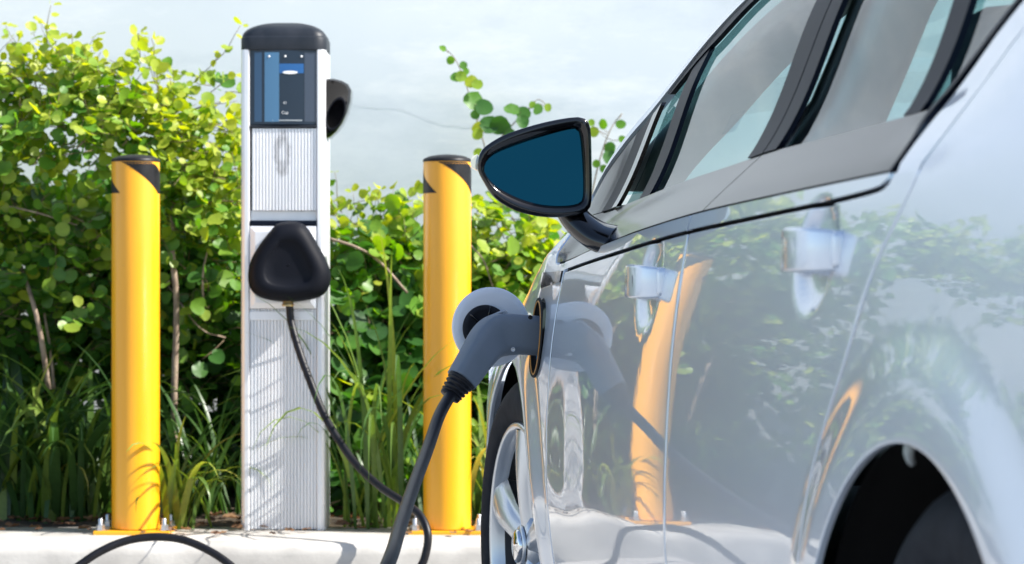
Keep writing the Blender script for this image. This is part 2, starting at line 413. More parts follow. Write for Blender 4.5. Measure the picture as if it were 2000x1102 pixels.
for xc in (297, 503, 707):  # three white dots on the screen, modelled as small domes
    mesh('white_dot', *lathe([(.0032, 0), (.0026, .0016), (.0008, .0022)], 10, cap1=True), M['white'], st, loc=(xx(xc), sy(xx(xc)), zz(132))).rotation_euler = (R(90), 0, 0)
def text_mesh(name, body, size, m, parent, loc, rot):
    cu = bpy.data.curves.new(name, 'FONT'); cu.body = body; cu.size = size; cu.align_x = 'CENTER'
    o = bpy.data.objects.new(name, cu); COL.objects.link(o)
    dg = bpy.context.evaluated_depsgraph_get(); me = bpy.data.meshes.new_from_object(o.evaluated_get(dg))
    bpy.data.objects.remove(o); me.materials.clear(); me.materials.append(m)
    q = bpy.data.objects.new(name, me); q.location = loc; q.rotation_euler = rot; return link(q, parent)
text_mesh('lettering', '41', .010, M['white'], scr, (xx(500), sy(0) - .0012, zz(735)), (R(90), 0, 0))
text_mesh('lettering', 'Cup', .011, M['white'], scr, (xx(500), sy(0) - .0012, zz(860)), (R(90), 0, 0))
decal('print_line', xx(270), xx(715), zz(948), zz(936), M['pale'], scr)
MB().add(*rbox(.188, .012, .0075, .002, 1)).build('screen_sill', M['cap'], st, False, (0, .006, z_of(247)))
# domed cap
def rrect(hx, hy, r, n=6):
    o = []
    for cx, cy, a0 in ((hx - r, -hy + r, -90), (hx - r, hy - r, 0), (-hx + r, hy - r, 90), (-hx + r, -hy + r, 180)):
        for i in range(n + 1):
            a = R(a0 + 90 * i / n); o.append((cx + r * math.cos(a), cy + r * math.sin(a)))
    return o
V = []; F = []; zc0, zc1, zc2 = z_of(98), z_of(72), z_of(39); cap_rings = [(1, 0), (1.005, .003), (1.005, zc1 - zc0 - .003), (.995, zc1 - zc0)]
for i in range(0, 13):
    a = R(90 * i / 13); cap_rings.append((.985 * math.cos(a) ** .95, zc1 - zc0 + (zc2 - zc1) * math.sin(a)))
base = rrect(.1205, DP / 2 + .002, .035)
for s, dz in cap_rings: V += [(x * s, DP / 2 + y * s, zc0 + dz) for x, y in base]
nb = len(base)
for j in range(len(cap_rings) - 1):
    for i in range(nb): F.append((j * nb + i, j * nb + (i + 1) % nb, (j + 1) * nb + (i + 1) % nb, (j + 1) * nb + i))
F.append(tuple(range((len(cap_rings) - 1) * nb, len(cap_rings) * nb))); F.append(tuple(range(nb))[::-1])
mesh('domed_cap', V, F, M['cap'], st)
# holster backing frame (chamfered tray)
z0, z1 = z_of(603), z_of(442)
fr = [((-.0935, z0), (.0935, z1), .002), ((-.078, z0 + .016), (.078, z1 - .016), -.006), ((-.066, z0 + .03), (.066, z1 - .03), -.006)]
V = []; F = []
for (a, b_, y) in fr: V += [(a[0], y, a[1]), (b_[0], y, a[1]), (b_[0], y, b_[1]), (a[0], y, b_[1])]
V += [(-.0935, .02, z0), (.0935, .02, z0), (.0935, .02, z1), (-.0935, .02, z1)]
for a, b_ in ((3, 0), (0, 1), (1, 2)):
    for i in range(4): F.append((a * 4 + i, a * 4 + (i + 1) % 4, b_ * 4 + (i + 1) % 4, b_ * 4 + i))
F.append((8, 9, 10, 11))
mesh('holster_tray', V, F, M['alu'], st, False)
# holster: rounded triangle of black plastic with a recessed face
out_px = [(567, 433), (590, 436), (606, 450), (624, 480), (640, 510), (648, 535), (645, 560), (630, 578), (605, 586), (567, 590), (528, 586), (503, 577), (490, 560), (487, 535), (494, 505), (512, 475), (530, 452), (545, 437)]
o2 = catmull([Vector(((x - 553) / 694.4, 0, z_of(y))) for x, y in out_px] + [Vector(((567 - 553) / 694.4, 0, z_of(433)))], 4)[:-1]
def ring(o, s, y, cx=.021, cz=None):
    cz = cz if cz is not None else z_of(520); return [(cx + (p.x - cx) * s, y, cz + (p.z - cz) * s) for p in o]
V = []; F = []; rings = [(.93, -.004), (.99, -.018), (1.0, -.034), (.97, -.058), (.90, -.074), (.78, -.083), (.60, -.087), (.56, -.083), (.53, -.080), (.3, -.079), (.02, -.079)]
for s, y in rings: V += ring(o2, s, y)
nb = len(o2)
for j in range(len(rings) - 1):
    for i in range(nb): F.append((j * nb + i, (j + 1) * nb + i, (j + 1) * nb + (i + 1) % nb, j * nb + (i + 1) % nb))
F.append(tuple(range(nb)))
hol = mesh('holster', V, F, M['holster'], st)
mesh('cable_gland', *lathe([(.017, 0), (.017, .006), (.0145, .008), (.0145, .016)], 16), noisy(mat('brass', rough=.4, metal=.9), (.5, .33, .12), (.6, .42, .18), 20), hol, loc=((565 - 553) / 694.4, -.036, z_of(598)))
# side holster hood on the right flank
hp = [(0, 152), (14, 152), (30, 156), (42, 163), (48, 175), (46, 196), (40, 218), (30, 240), (18, 256), (6, 266), (0, 268)]
pts = [((x + 637 - 553) / 694.4, z_of(y)) for x, y in hp]
V = []; F = []; n = len(pts)
prs = [(.90, .018), (.97, .022), (1.0, .034), (1.0, .12), (.95, .132)]
for s, y in prs:
    V += [(pts[0][0] + (x - pts[0][0]) * s, y, pts[5][1] + (z - pts[5][1]) * s) for x, z in pts]
for j in range(len(prs) - 1):
    for i in range(n - 1): F.append((j * n + i, (j + 1) * n + i, (j + 1) * n + i + 1, j * n + i + 1))
F.append(tuple(range(n))[::-1]); F.append(tuple(range((len(prs) - 1) * n, len(prs) * n)))
sh = mesh('side_holster', V, F, M['gloss_black'], st)
cx, cz = (655 - 553) / 694.4, z_of(222)
V = []; F = []; nr = 24
for s, y in ((1.12, .0175), (1.0, .014), (.93, .018), (.80, .060), (.3, .062)):
    for i in range(nr):
        a = 2 * math.pi * i / nr; x = .0235 * s * math.cos(a); z = .043 * s * math.sin(a)
        V.append((cx + x + z * .28, y, cz + z))
for j in range(4):
    for i in range(nr): F.append((j * nr + i, j * nr + (i + 1) % nr, (j + 1) * nr + (i + 1) % nr, (j + 1) * nr + i))
F.append(tuple(range(4 * nr, 5 * nr)))
mesh('socket_ring', V, F, M['holster'], sh)

# ------------------------------------------------------------------ car body surface  v = S(u, z)
CA = R(7.8); CX, CY = -.005, 5.0
car = empty('car', (CX, CY, 0), CA - R(90))
tag(car, 'silver hatchback car plugged in at the open port on its front wing', 'car')
HWID = .894; RW = 2.665; ARF, ARR, AZ = .357, .362, .34
def pchip(pts):
    X = np.array([p[0] for p in pts], float); Yv = np.array([p[1] for p in pts], float)
    h = np.diff(X); d = np.diff(Yv) / h; m = np.zeros(len(X)); m[0] = d[0]; m[-1] = d[-1]
    for i in range(1, len(X) - 1):
        if d[i - 1] * d[i] > 0:
            w1 = 2 * h[i] + h[i - 1]; w2 = h[i] + 2 * h[i - 1]; m[i] = (w1 + w2) / (w1 / d[i - 1] + w2 / d[i])
    def f(x):
        x = np.clip(np.asarray(x, float), X[0], X[-1]); i = np.clip(np.searchsorted(X, x) - 1, 0, len(h) - 1)
        t = (x - X[i]) / h[i]; t2 = t * t; t3 = t2 * t
        return (2 * t3 - 3 * t2 + 1) * Yv[i] + (t3 - 2 * t2 + t) * h[i] * m[i] + (-2 * t3 + 3 * t2) * Yv[i + 1] + (t3 - t2) * h[i] * m[i + 1]
    return f
BASE = pchip([(.15, -.075), (.2, -.05), (.30, -.024), (.36, -.013), (.42, -.0055), (.47, -.001), (.50, .0008), (.56, .001), (.63, -.001), (.7, -.005), (.75, -.0088), (.8, -.0145), (.85, -.0215), (.9, -.030), (.935, -.037)])
ZK = pchip([(-1.0, .63), (-.45, .735), (-.1, .815), (.1, .872), (.25, .903), (.35, .900), (.47, .890), (.763, .905), (1.215, .930), (1.677, .946), (2.012, .953), (2.517, .963), (3.6, .985)])
UP1 = pchip([(0, 0), (.02, -.018), (.045, -.042), (.078, -.072), (.3, -.170), (.42, -.25), (.5, -.40)])
UP2 = pchip([(0, 0), (.05, -.018), (.1, -.045), (.2, -.12), (.3, -.19), (.42, -.28), (.5, -.42)])
def sst(a, b, x): t = np.clip((x - a) / (b - a), 0, 1); return t * t * (3 - 2 * t)
CUPS = [(1.335, .846, .085, .070), (2.25, .880, .080, .066)]
def S(u, z):
    u = np.asarray(u, float); z = np.asarray(z, float)
    p = np.where(u < 1.3, -.008, -.012) * ((u - 1.3) / 1.5) ** 2 - .20 * np.clip(u - 2.95, 0, 9) ** 2 - .06 * np.clip(-.30 - u, 0, 9) ** 2
    k = ZK(u); zz = np.where(z < .6, z, .6 + (z - .6) * .335 / (k - .6))
    w_ = sst(2.35, 2.85, u); d = np.clip(z - k, 0, 9)
    b = np.where(z <= k, BASE(zz), -.037 + (1 - w_) * UP1(d) + w_ * UP2(d))
    rf = np.hypot(u, z - AZ); rr = np.hypot(u - RW, z - AZ)
    b = b + .012 * (1 - sst(ARF + .01, ARF + .12, rf)) + .010 * (1 - sst(ARR + .03, ARR + .12, rr))
    for cu, cz, ru, rz in CUPS:
        q = ((u - cu) / ru) ** 2 + ((z - cz) / rz) ** 2; b = b - .011 * sst(0, .6, 1 - q)
    # shallow scoop behind the front wheel
    b = b - .004 * np.exp(-((u - .66) / .16) ** 2 - ((z - .57) / .10) ** 2)
    # lower door crease
    return b + p
def W(u, z, off=0.0, side=1):
    v = S(u, z) + off
    y = -v if side == 1 else 2 * HWID + v
    return np.stack([np.asarray(u, float) * np.ones_like(v), y, np.asarray(z, float) * np.ones_like(v)], -1)
def resample(c, n):
    c = np.array(c, float); s = np.concatenate([[0], np.cumsum(np.hypot(*np.diff(c, axis=0).T))]); t = np.linspace(0, s[-1], n)
    return np.stack([np.interp(t, s, c[:, 0]), np.interp(t, s, c[:, 1])], -1)
def coons(bot, right, top, left, nu, nv):
    b = resample(bot, nu); t = resample(top, nu); l = resample(left, nv); r = resample(right, nv)
    U = np.linspace(0, 1, nu)[None, :, None]; Vv = np.linspace(0, 1, nv)[:, None, None]
    return (1 - Vv) * b[None] + Vv * t[None] + (1 - U) * l[:, None] + U * r[:, None] - ((1 - U) * (1 - Vv) * b[0] + U * (1 - Vv) * b[-1] + (1 - U) * Vv * t[0] + U * Vv * t[-1])
def panel(name, grid, m, parent, side=1, off=0.0, skirt=.014, hole=None, rnd=0.0):
    """grid (nv, nu, 2) of (u, z) -> smooth skin with turned-in edges"""
    nv, nu = grid.shape[:2]
    P = W(grid[..., 0], grid[..., 1], off, side).reshape(-1, 3)
    F = []
    for j in range(nv - 1):
        for i in range(nu - 1):
            q = (j * nu + i, j * nu + i + 1, (j + 1) * nu + i + 1, (j + 1) * nu + i)
            F.append(q if side == 1 else q[::-1])
    V = [tuple(p) for p in P]
    if hole:
        hu, hz, hr = hole; g = grid.reshape(-1, 2); dist = np.hypot(g[:, 0] - hu, g[:, 1] - hz)
        F = [q for q in F if not all(dist[i] < hr for i in q)]
        used = {}
        for q in F:
            for i in q: used[i] = 1
        for i in used:
            if dist[i] < hr:
                k = hr / max(dist[i], 1e-6); uu = hu + (g[i, 0] - hu) * k; zv = hz + (g[i, 1] - hz) * k
                V[i] = tuple(W(uu, zv, off, side))
    loop = [i for i in range(nu)] + [j * nu + nu - 1 for j in range(1, nv)] + [(nv - 1) * nu + i for i in range(nu - 2, -1, -1)] + [j * nu for j in range(nv - 2, 0, -1)]
    if rnd:
        n = len(loop); Q = np.array([V[i] for i in loop]); tg = np.roll(Q, -1, 0) - np.roll(Q, 1, 0); o_ = np.stack([tg[:, 2], 0 * tg[:, 0], -tg[:, 0]], -1)
        o_ /= np.maximum(np.linalg.norm(o_, axis=1, keepdims=True), 1e-9); sg = np.array([0, 1 if side == 1 else -1, 0])
        prev = list(loop)
        for a_, d_ in ((.55, .12), (.87, .5), (1.0, 1.0), (1.0, 4.5)):
            n0 = len(V); V += [tuple(q) for q in Q + o_ * rnd * a_ + sg * rnd * d_]; cur = list(range(n0, n0 + n))
            for a in range(n):
                b_ = (a + 1) % n; q = (prev[a], cur[a], cur[b_], prev[b_]); F.append(q if side == 1 else q[::-1])
            prev = cur
    elif skirt:
        n0 = len(V); d = skirt if side == 1 else -skirt
        for i in loop: V.append(V[i])
        for i in loop: V.append((V[i][0], V[i][1] + d, V[i][2]))
        n = len(loop)
        for a in range(n):
            b_ = (a + 1) % n; q = (n0 + a, n0 + n + a, n0 + n + b_, n0 + b_); F.append(q if side == 1 else q[::-1])
    return mesh(name, V, F, m, parent)
def curve_u(f, u0, u1, n=40): return [(u, float(f(u))) for u in np.linspace(u0, u1, n)]
def curve_z(f, z0, z1, n=40): return [(float(f(z)), z) for z in np.linspace(z0, z1, n)]
L1 = pchip([(.40, .865), (.465, .869), (.98, .894), (1.57, .918), (2.0, .929), (2.41, .941), (2.47, .945), (2.50, .954), (2.60, .958)])
L2 = pchip([(.05, .875), (.25, .880), (.465, .887), (.706, .902), (1.18, .927), (1.65, .944), (1.99, .951), (2.497, .960)])
L3 = pchip([(.1, .955), (.2, .965), (.473, .978), (.772, .989), (1.19, 1.003), (1.505, 1.011), (1.766, 1.019), (2.06, 1.022), (2.425, 1.027)])
RG = pchip([(.2, 2.293), (.45, 2.293), (.551, 2.297), (.628, 2.310), (.679, 2.342), (.772, 2.420), (.856, 2.478), (.949, 2.577), (1.066, 2.665), (1.15, 2.78), (1.25, 3.0)])
WR = [(2.425, 1.027), (2.486, 1.073), (2.558, 1.124), (2.68, 1.19), (2.86, 1.26)]      # rear edge of the side glass
ABLK = pchip([(.15, .985), (.17, 1.011), (.21, 1.044), (.36, 1.108), (.553, 1.172), (.717, 1.236), (.937, 1.303), (1.2, 1.345), (1.6, 1.375), (2.0, 1.375), (2.5, 1.335), (2.9, 1.265)])
AOUT = pchip([(.12, .995), (.17, 1.030), (.21, 1.062), (.36, 1.128), (.553, 1.196), (.717, 1.258), (.937, 1.325), (1.2, 1.37), (1.6, 1.40), (2.0, 1.40), (2.5, 1.36), (3.0, 1.265)])
WTOP = pchip([(.60, 1.175), (.769, 1.231), (.836, 1.246), (1.006, 1.290), (1.3, 1.33), (1.7, 1.352), (2.0, 1.35), (2.5, 1.305), (2.86, 1.26)])
PORT = (.29, .747, .073)
G = .0044; RN = .0016
def rayhit(c, a, poly):
    d = (math.cos(a), math.sin(a)); best = None
    for (x1, y1), (x2, y2) in zip(poly[:-1], poly[1:]):
        ex, ey = x2 - x1, y2 - y1; den = d[0] * ey - d[1] * ex
        if abs(den) < 1e-12: continue
        t = ((x1 - c[0]) * ey - (y1 - c[1]) * ex) / den; s = ((x1 - c[0]) * d[1] - (y1 - c[1]) * d[0]) / den
        if t > 0 and -1e-6 <= s <= 1 + 1e-6 and (best is None or t > best): best = t
    return (c[0] + d[0] * best, c[1] + d[1] * best)
def polar(c, ra, poly, a0, a1, na, nr, corners=()):
    A = sorted(set(list(np.linspace(a0, a1, na)) + list(corners)))
    g = np.zeros((nr, len(A), 2))
    for i, a in enumerate(A):
        o = rayhit(c, a, poly); p = (c[0] + ra * math.cos(a), c[1] + ra * math.sin(a))
        for j in range(nr):
            t = j / (nr - 1); g[j, i] = (p[0] + (o[0] - p[0]) * t, p[1] + (o[1] - p[1]) * t)
    return g[:, ::-1]           # left (low u) to right
def ang(c, p): return math.atan2(p[1] - c[1], p[0] - c[0])
for side in (1, -1):
    # front wing
    zf = lambda u: float(ZK(u)) + .058
    top = [(u, zf(u)) for u in np.linspace(-.44, .19, 30)] + [(.22, .962), (.30, .93), (.36, L2(.36) - .004), (.465 - G, L2(.465) - .004)]
    poly = [(-.44, .16)] + top + [(.465 - G, .18)]
    c0 = (0, AZ)
    cor = [ang(c0, (-.44, top[0][1])), ang(c0, (.465 - G, top[-1][1])), ang(c0, (.19, zf(.19))), ang(c0, (.22, .962))]
    g = polar(c0, ARF, poly, R(-17), R(199), 150, 44, cor)
    wing = panel('front_wing', g, M['paint'], car, side, hole=PORT if side == 1 else None, rnd=RN)
    # front door
    u0, u1 = .465 + G, 1.560 - G
    g = coons([(u0, .245), (u1, .245)], [(u1, .245), (u1, float(L1(u1)) - .0045)], curve_u(lambda u: L1(u) - .0045, u0, u1), [(u0, .245), (u0, float(L1(u0)) - .0045)], 120, 70)
    door_f = panel('front_door', g, M['paint'], car, side, rnd=RN)
    # rear door with the frame strip behind its glass
    u0 = 1.560 + G; rg = lambda z: float(RG(z)) - G
    ztop = .957
    g = coons([(u0, .245), (rg(.245), .245)], curve_z(rg, .245, ztop), curve_u(lambda u: L1(u) - .0045 if u < 2.5 else ztop, u0, rg(ztop), 80), [(u0, .245), (u0, float(L1(u0)) - .0045)], 120, 80)
    door_r = panel('rear_door', g, M['paint'], car, side, rnd=RN)
    WRs = [(2.497 + .012, .957), (2.489 + .014, .988)] + [(2.497, 1.035), (2.55, 1.09), (2.60, 1.124), (2.72, 1.185), (2.87, 1.24)]
    g = coons([(2.509, ztop), (rg(ztop), ztop)], curve_z(rg, ztop, 1.235), [WRs[-1], (rg(1.235), 1.235)], WRs, 10, 50)
    panel('door_frame_strip', g, M['paint'], door_r, side, skirt=.01)
    # quarter panel
    rgq = lambda z: float(RG(z)) + G
    poly = curve_z(rgq, .2, 1.245) + [(3.05, 1.255), (3.28, 1.10), (3.40, 1.0), (3.42, .8), (3.42, -.1)]
    c0 = (RW, AZ)
    cor = [ang(c0, p) for p in ((rgq(1.245), 1.245), (3.05, 1.255), (3.28, 1.10), (3.40, 1.0))]
    g = polar(c0, ARR, poly, R(-16), R(194), 150, 46, cor)
    quarter = panel('quarter_panel', g, M['paint'], car, side, rnd=RN)
    # belt strips: thin painted moulding, then the gloss black panel under the glass
    bg_ = lambda z: 1.618 + (z - .935) * .85          # door split across the black panel
    for a, b_, par in ((.465 + G, 1.560 - G, door_f), (1.560 + G, 2.49, door_r)):
        g = coons(curve_u(lambda u: L1(u) + .0025, a, b_), [(b_, float(L1(b_)) + .0025), (b_, float(L2(b_)) - .0015)], curve_u(lambda u: L2(u) - .0015, a, b_), [(a, float(L1(a)) + .0025), (a, float(L2(a)) - .0015)], 70, 6)
        panel('belt_moulding', g, M['paint'], par, side, .002, .008)
    z2 = lambda u: float(L2(u)) + .0015
    z3 = lambda u: float(L3(u)) - .001
    g = coons(curve_u(z2, .372, 1.622), [(1.622, z2(1.622)), (1.682, z3(1.682))], curve_u(z3, .24, 1.682), [(.372, z2(.372)), (.318, .932), (.24, z3(.24))], 90, 12)
    bp1 = panel('belt_panel', g, M['belt'], door_f, side, .0, .01)
    g = coons(curve_u(z2, 1.628, 2.490), [(2.490, z2(2.490)), (2.488, .985), (2.425, z3(2.425))], curve_u(z3, 1.688, 2.425), [(1.628, z2(1.628)), (1.688, z3(1.688))], 70, 12)
    panel('belt_panel', g, M['belt'], door_r, side, .0, .01)
    # greenhouse: black frames and glass
    wt = lambda u: float(WTOP(u)); ab = lambda u: float(ABLK(u)); l3 = lambda u: float(L3(u)) + .001
    def quad(name, ub0, ub1, ut0, ut1, m, par, off=0.0, topf=wt, botf=l3, n=20, sk=.008):
        g = coons(curve_u(botf, ub0, ub1), [(ub1, botf(ub1)), (ut1, topf(ut1))], curve_u(topf, ut0, ut1), [(ub0, botf(ub0)), (ut0, topf(ut0))], n, 26)
        return panel(name, g, m, par, side, off, sk)
    quad('sail_panel', .24, .405, .20, .42, M['belt'], door_f, 0, topf=lambda u: ab(u) - .004)
    quad('window_frame', .409, .505, .424, .535, M['frame'], door_f, .003, topf=lambda u: ab(u) - .012)
    quad('window_frame', .508, .556, .538, .585, M['gloss_black'], door_f, .006, topf=lambda u: ab(u) - .022)
    quad('quarter_glass', .556, .748, .585, .770, M['glass'], door_f, -.010, sk=0)
    quad('glass_bar', .745, .842, .712, .800, M['frame'], door_f, -.003)
    gl = quad('front_glass', .835, 1.62, .79, 1.62, M['glass'], door_f, -.012, n=40, sk=0)
    quad('pillar_trim', 1.606, 1.688, 1.606, 1.715, M['frame'], door_f, .002)
    quad('pillar_trim', 1.694, 1.762, 1.721, 1.785, M['frame'], door_r, .002)
    quad('rear_glass', 1.755, 2.32, 1.775, 2.29, M['glass'], door_r, -.012, n=30, sk=0)
    quad('glass_bar', 2.312, 2.372, 2.262, 2.335, M['frame'], door_r, -.002)
    g = coons(curve_u(l3, 2.368, 2.425), WR, curve_u(wt, 2.33, 2.86), [(2.368, l3(2.368)), (2.33, wt(2.33))], 16, 20)
    panel('small_rear_glass', g, M['glass'], door_r, side, -.010, 0)
    e = resample(WR, 30); e2 = resample([(2.492, .960), (2.494, .988)] + [(2.445, 1.026), (2.50, 1.068), (2.572, 1.120), (2.69, 1.183), (2.862, 1.247)], 30)
    e1 = resample([(2.4855, .960), (2.484, .988), (2.425, 1.027)] + WR[1:], 30)
    g = np.stack([e1, .5 * (e1 + e2), e2], 1); panel('glass_seal', g, M['frame'], door_r, side, .002, .012)
    # black upper frame and painted roof rail
    g = coons(curve_u(wt, .60, 2.86, 80), [(2.86, wt(2.86)), (2.88, ab(2.88))], curve_u(ab, .57, 2.88, 80), [(.60, wt(.60)), (.57, ab(.57))], 80, 5)
    panel('upper_frame', g, M['frame'], car, side, 0, .01)
    g = coons(curve_u(lambda u: ab(u) + .003, .16, 2.9, 90), [(2.9, ab(2.9) + .003), (3.0, 1.262)], curve_u(lambda u: float(AOUT(u)), .13, 3.0, 90), [(.16, ab(.16) + .003), (.13, float(AOUT(.13)))], 90, 7)
    panel('roof_rail', g, M['paint'], car, side, .004, .02)
    # sill and inner shell that closes the panel gaps
    g = coons([(.36, .17), (2.30, .17)], [(2.30, .17), (2.30, .240)], [(.36, .240), (2.30, .240)], [(.36, .17), (.36, .240)], 40, 6)
    panel('sill', g, M['paint'], car, side, -.004, .02)
    il = lambda u: float(L3(min(u, 2.42))) - .012
    g = coons([(.37, .2), (2.31, .2)], [(2.31, .2)] + curve_z(lambda z: float(RG(z)) + .012, .46, il(2.42)), curve_u(il, .37, float(RG(il(2.42))) + .012), [(.37, .2), (.37, il(.37))], 70, 40)
    panel('inner_shell', g, M['dark'], car, side, -.026, 0)
    if side == 1: WING, DOORF, DOORR, QUART = wing, door_f, door_r, quarter

def Pc(u, v, z): return Vector((u, -v, z))
# bonnet, windscreen, roof, rear, bumper: lofted across the car between the two rails
def loft(name, rail, crown, m, nx=24, parent=car):
    """rail: list of (u, z, inset) on the left side; crown(i) extra (du, dz) at the centre"""
    V = []; F = []; n = len(rail)
    for i, (u, z, v) in enumerate(rail):
        du, dz = crown(i / (n - 1))
        for k in range(nx + 1):
            t = -1 + 2 * k / nx; q = 1 - abs(t) ** 2.4
            V.append((u + du * q, HWID + t * (HWID + v), z + dz * q))
    for i in range(n - 1):
        for k in range(nx): F.append((i * (nx + 1) + k, i * (nx + 1) + k + 1, (i + 1) * (nx + 1) + k + 1, (i + 1) * (nx + 1) + k))
    return mesh(name, V, F, m, parent)
us = np.linspace(-.44, .19, 20)
hood = [(-.80, .60, -.16), (-.74, .64, -.13)] + [(u, float(ZK(u)) + .0575, float(S(u, ZK(u) + .0575))) for u in us]
loft('bonnet', hood, lambda t: (-.12 * (1 - t) - .02, .045 + .02 * t), M['paint'])
loft('cowl', [(.19, .955, -.115), (.24, .965, -.13), (.16, .99, -.14)], lambda t: (-.14, .06 - .02 * t), M['dark'])
us = np.linspace(.14, 1.10, 24)
loft('windscreen', [(u, float(AOUT(u)) - .002, float(S(u, AOUT(u))) - .002) for u in us], lambda t: (-.17 * (1 - t) - .05, .05), M['glass'])
us = np.linspace(1.10, 2.55, 30)
loft('roof', [(u, float(AOUT(u)), float(S(u, AOUT(u))) + .002) for u in us], lambda t: (0.0, .05), M['paint'])
us = np.linspace(2.55, 3.02, 12)
loft('tailgate_glass', [(u, float(AOUT(u)), float(S(u, AOUT(u)))) for u in us] + [(u, z, float(S(u, z)) - .003) for u, z in ((3.05, 1.253), (3.28, 1.098), (3.398, .998))], lambda t: (.06, .03), M['glass'])
loft('tailgate', [(u, z, float(S(u, z)) - .001) for u, z in ((3.40, 1.0), (3.415, .9), (3.42, .8), (3.42, .6), (3.42, .4), (3.42, .2))], lambda t: (.13, 0), M['paint'])
nose = [(-.44, -.02), (-.56, -.035), (-.68, -.075), (-.78, -.15), (-.85, -.28), (-.90, -.5), (-.92, -.894)]
V = []; F = []; zs = [.19, .26, .36, .46, .56, .62]
nose2 = nose + [(u, -2 * HWID - v) for u, v in nose[-2::-1]]
for z in zs:
    for u, v in nose2:
        zz_ = z + (0 if z < .6 else float(np.interp(u, [-.92, -.85, -.78, -.68, -.56, -.44], [.035, .035, .045, .085, .125, .165])))
        V.append((u, -(v + float(BASE(z)) + .004), zz_))
k = len(nose2)
for j in range(len(zs) - 1):
    for i in range(k - 1): F.append((j * k + i, j * k + i + 1, (j + 1) * k + i + 1, (j + 1) * k + i))
mesh('front_bumper', V, F, M['paint'], car)
MB().add(*rbox(3.9, 1.50, .16, .03, 2)).build('underbody', M['dark'], car, loc=(1.3, HWID, .26))
MB().add(*rbox(.06, 1.45, .60, .02, 1)).build('firewall', M['dark'], car, False, loc=(.28, HWID, .60))
# wheel housings
for cu, ra in ((0, ARF + .004), (RW, ARR + .004)):
    for s in (0, 1):
        V, F = lathe([(ra - .002, 0), (ra + .03, .03), (ra + .03, .30), (.02, .31)], 40, 'Y', a0=R(-20), a1=R(200))
        y = -float(S(cu, AZ + ra + .01)) + .012 if s == 0 else 2 * HWID + float(S(cu, AZ + ra + .01)) - .012
        V = [(x, yy if s == 0 else -yy, z) for x, yy, z in V]
        mesh('wheel_housing', V, F, M['dark'], car, loc=(cu, y, AZ))
clip = mesh('liner_clip', *tube(catmull([Pc(2.585, -.035, .696), Pc(2.580, -.035, .688), Pc(2.574, -.038, .681), Pc(2.566, -.042, .676)], 5), .0065, 8, .004), M['pale'], QUART)

# wheels
def wheel(u, side, steer=0.0):
    wr = bpy.data.objects.new('wheel', None); wr.empty_display_size = .1; link(wr, car)
    y = .012 if side == 1 else 2 * HWID - .012
    wr.location = (u, y, .334); wr.rotation_euler = (0, 0, steer + (math.pi if side == -1 else 0))
    # y: 0 = outer face, + = inboard
    tp = [(.240, .012), (.250, .000), (.262, -.003), (.278, -.006), (.294, -.004), (.308, .004), (.322, .016), (.3305, .030), (.334, .055)]
    tp += [(.334, .072), (.327, .073), (.327, .079), (.334, .080), (.334, .102), (.327, .103), (.327, .109), (.334, .110), (.334, .14), (.327, .19), (.30, .21), (.23, .20)]
    ty = mesh('tyre', *lathe(tp, 72, 'Y'), M['rubber'], wr)
    rp = [(.2425, .016), (.2415, .004), (.236, .001), (.229, .005), (.224, .018), (.221, .030)]
    mesh('rim', *lathe(rp, 72, 'Y'), M['rim'], wr)
    mesh('rim_barrel', *lathe([(.2212, .030), (.214, .06), (.208, .09), (.205, .18)], 60, 'Y'), M['barrel'], wr)
    mesh('brake_disc', *lathe([(.135, .085), (.135, .10), (.05, .10)], 40, 'Y'), M['barrel'], wr)
    mesh('hub_back', *lathe([(.203, .13), (.02, .125)], 30, 'Y'), M['dark'], wr)
    for k in range(5):
        a = R(90 + 72 * k); V = []; F = []; nr, nw = 12, 9
        for j in range(nr + 1):
            t = j / nr; r = .028 + (.227 - .028) * t
            hw = .034 - .006 * math.sin(math.pi * min(1, t * 1.6)) + .022 * t ** 1.5
            dep = .014 - .010 * t - .006 * math.sin(math.pi * t)
            for i in range(nw):
                s = -1 + 2 * i / (nw - 1)
                V.append((s * hw, dep + .042 * max(0, abs(s) - .45) ** 1.2 + .004 * abs(s), r))
        for j in range(nr + 1):
            t = j / nr; r = .028 + (.227 - .028) * t; hw = .030 - .010 * math.sin(math.pi * min(1, t * 1.25)) + .018 * t ** 3
            for i in range(nw):
                s = -1 + 2 * i / (nw - 1); V.append((s * hw, .075, r))
        n0 = (nr + 1) * nw
        for j in range(nr):
            for i in range(nw - 1): F.append((j * nw + i, j * nw + i + 1, (j + 1) * nw + i + 1, (j + 1) * nw + i))
            for i in (0, nw - 1): F.append((j * nw + i, (j + 1) * nw + i, n0 + (j + 1) * nw + i, n0 + j * nw + i))
        o = mesh('spoke', V, F, M['rim'], wr); o.rotation_euler = (0, math.pi / 2 - a, 0)
        al = a + R(36)
        mesh('lug_nut', *lathe([(.011, .03), (.011, .016), (.008, .013)], 6, 'Y', cap1=True), M['barrel'], wr, False, (.050 * math.cos(al), .016, .050 * math.sin(al)))
    hb = mesh('hub', *lathe([(.040, .012), (.039, .008), (.034, .006)], 32, 'Y', cap1=True), M['rim'], wr)
    mesh('hub_cap', *lathe([(.033, .0055), (.032, .001), (.026, -.002), (.001, -.003)], 32, 'Y'), M['chrome'], hb)
    mesh('rim_face', *lathe([(.062, .045), (.062, .024), (.040, .014)], 32, 'Y'), M['rim'], wr)
    return wr
wheel(0, 1, R(5.5)); wheel(RW, 1); wheel(0, -1, R(5.5)); wheel(RW, -1)
# deeper rear wheel position in its arch
for o in car.children:
    if o.name.startswith('wheel') and 'housing' not in o.name and abs(o.location.x - RW) < .01 and o.location.y < .5: o.location.y = .050

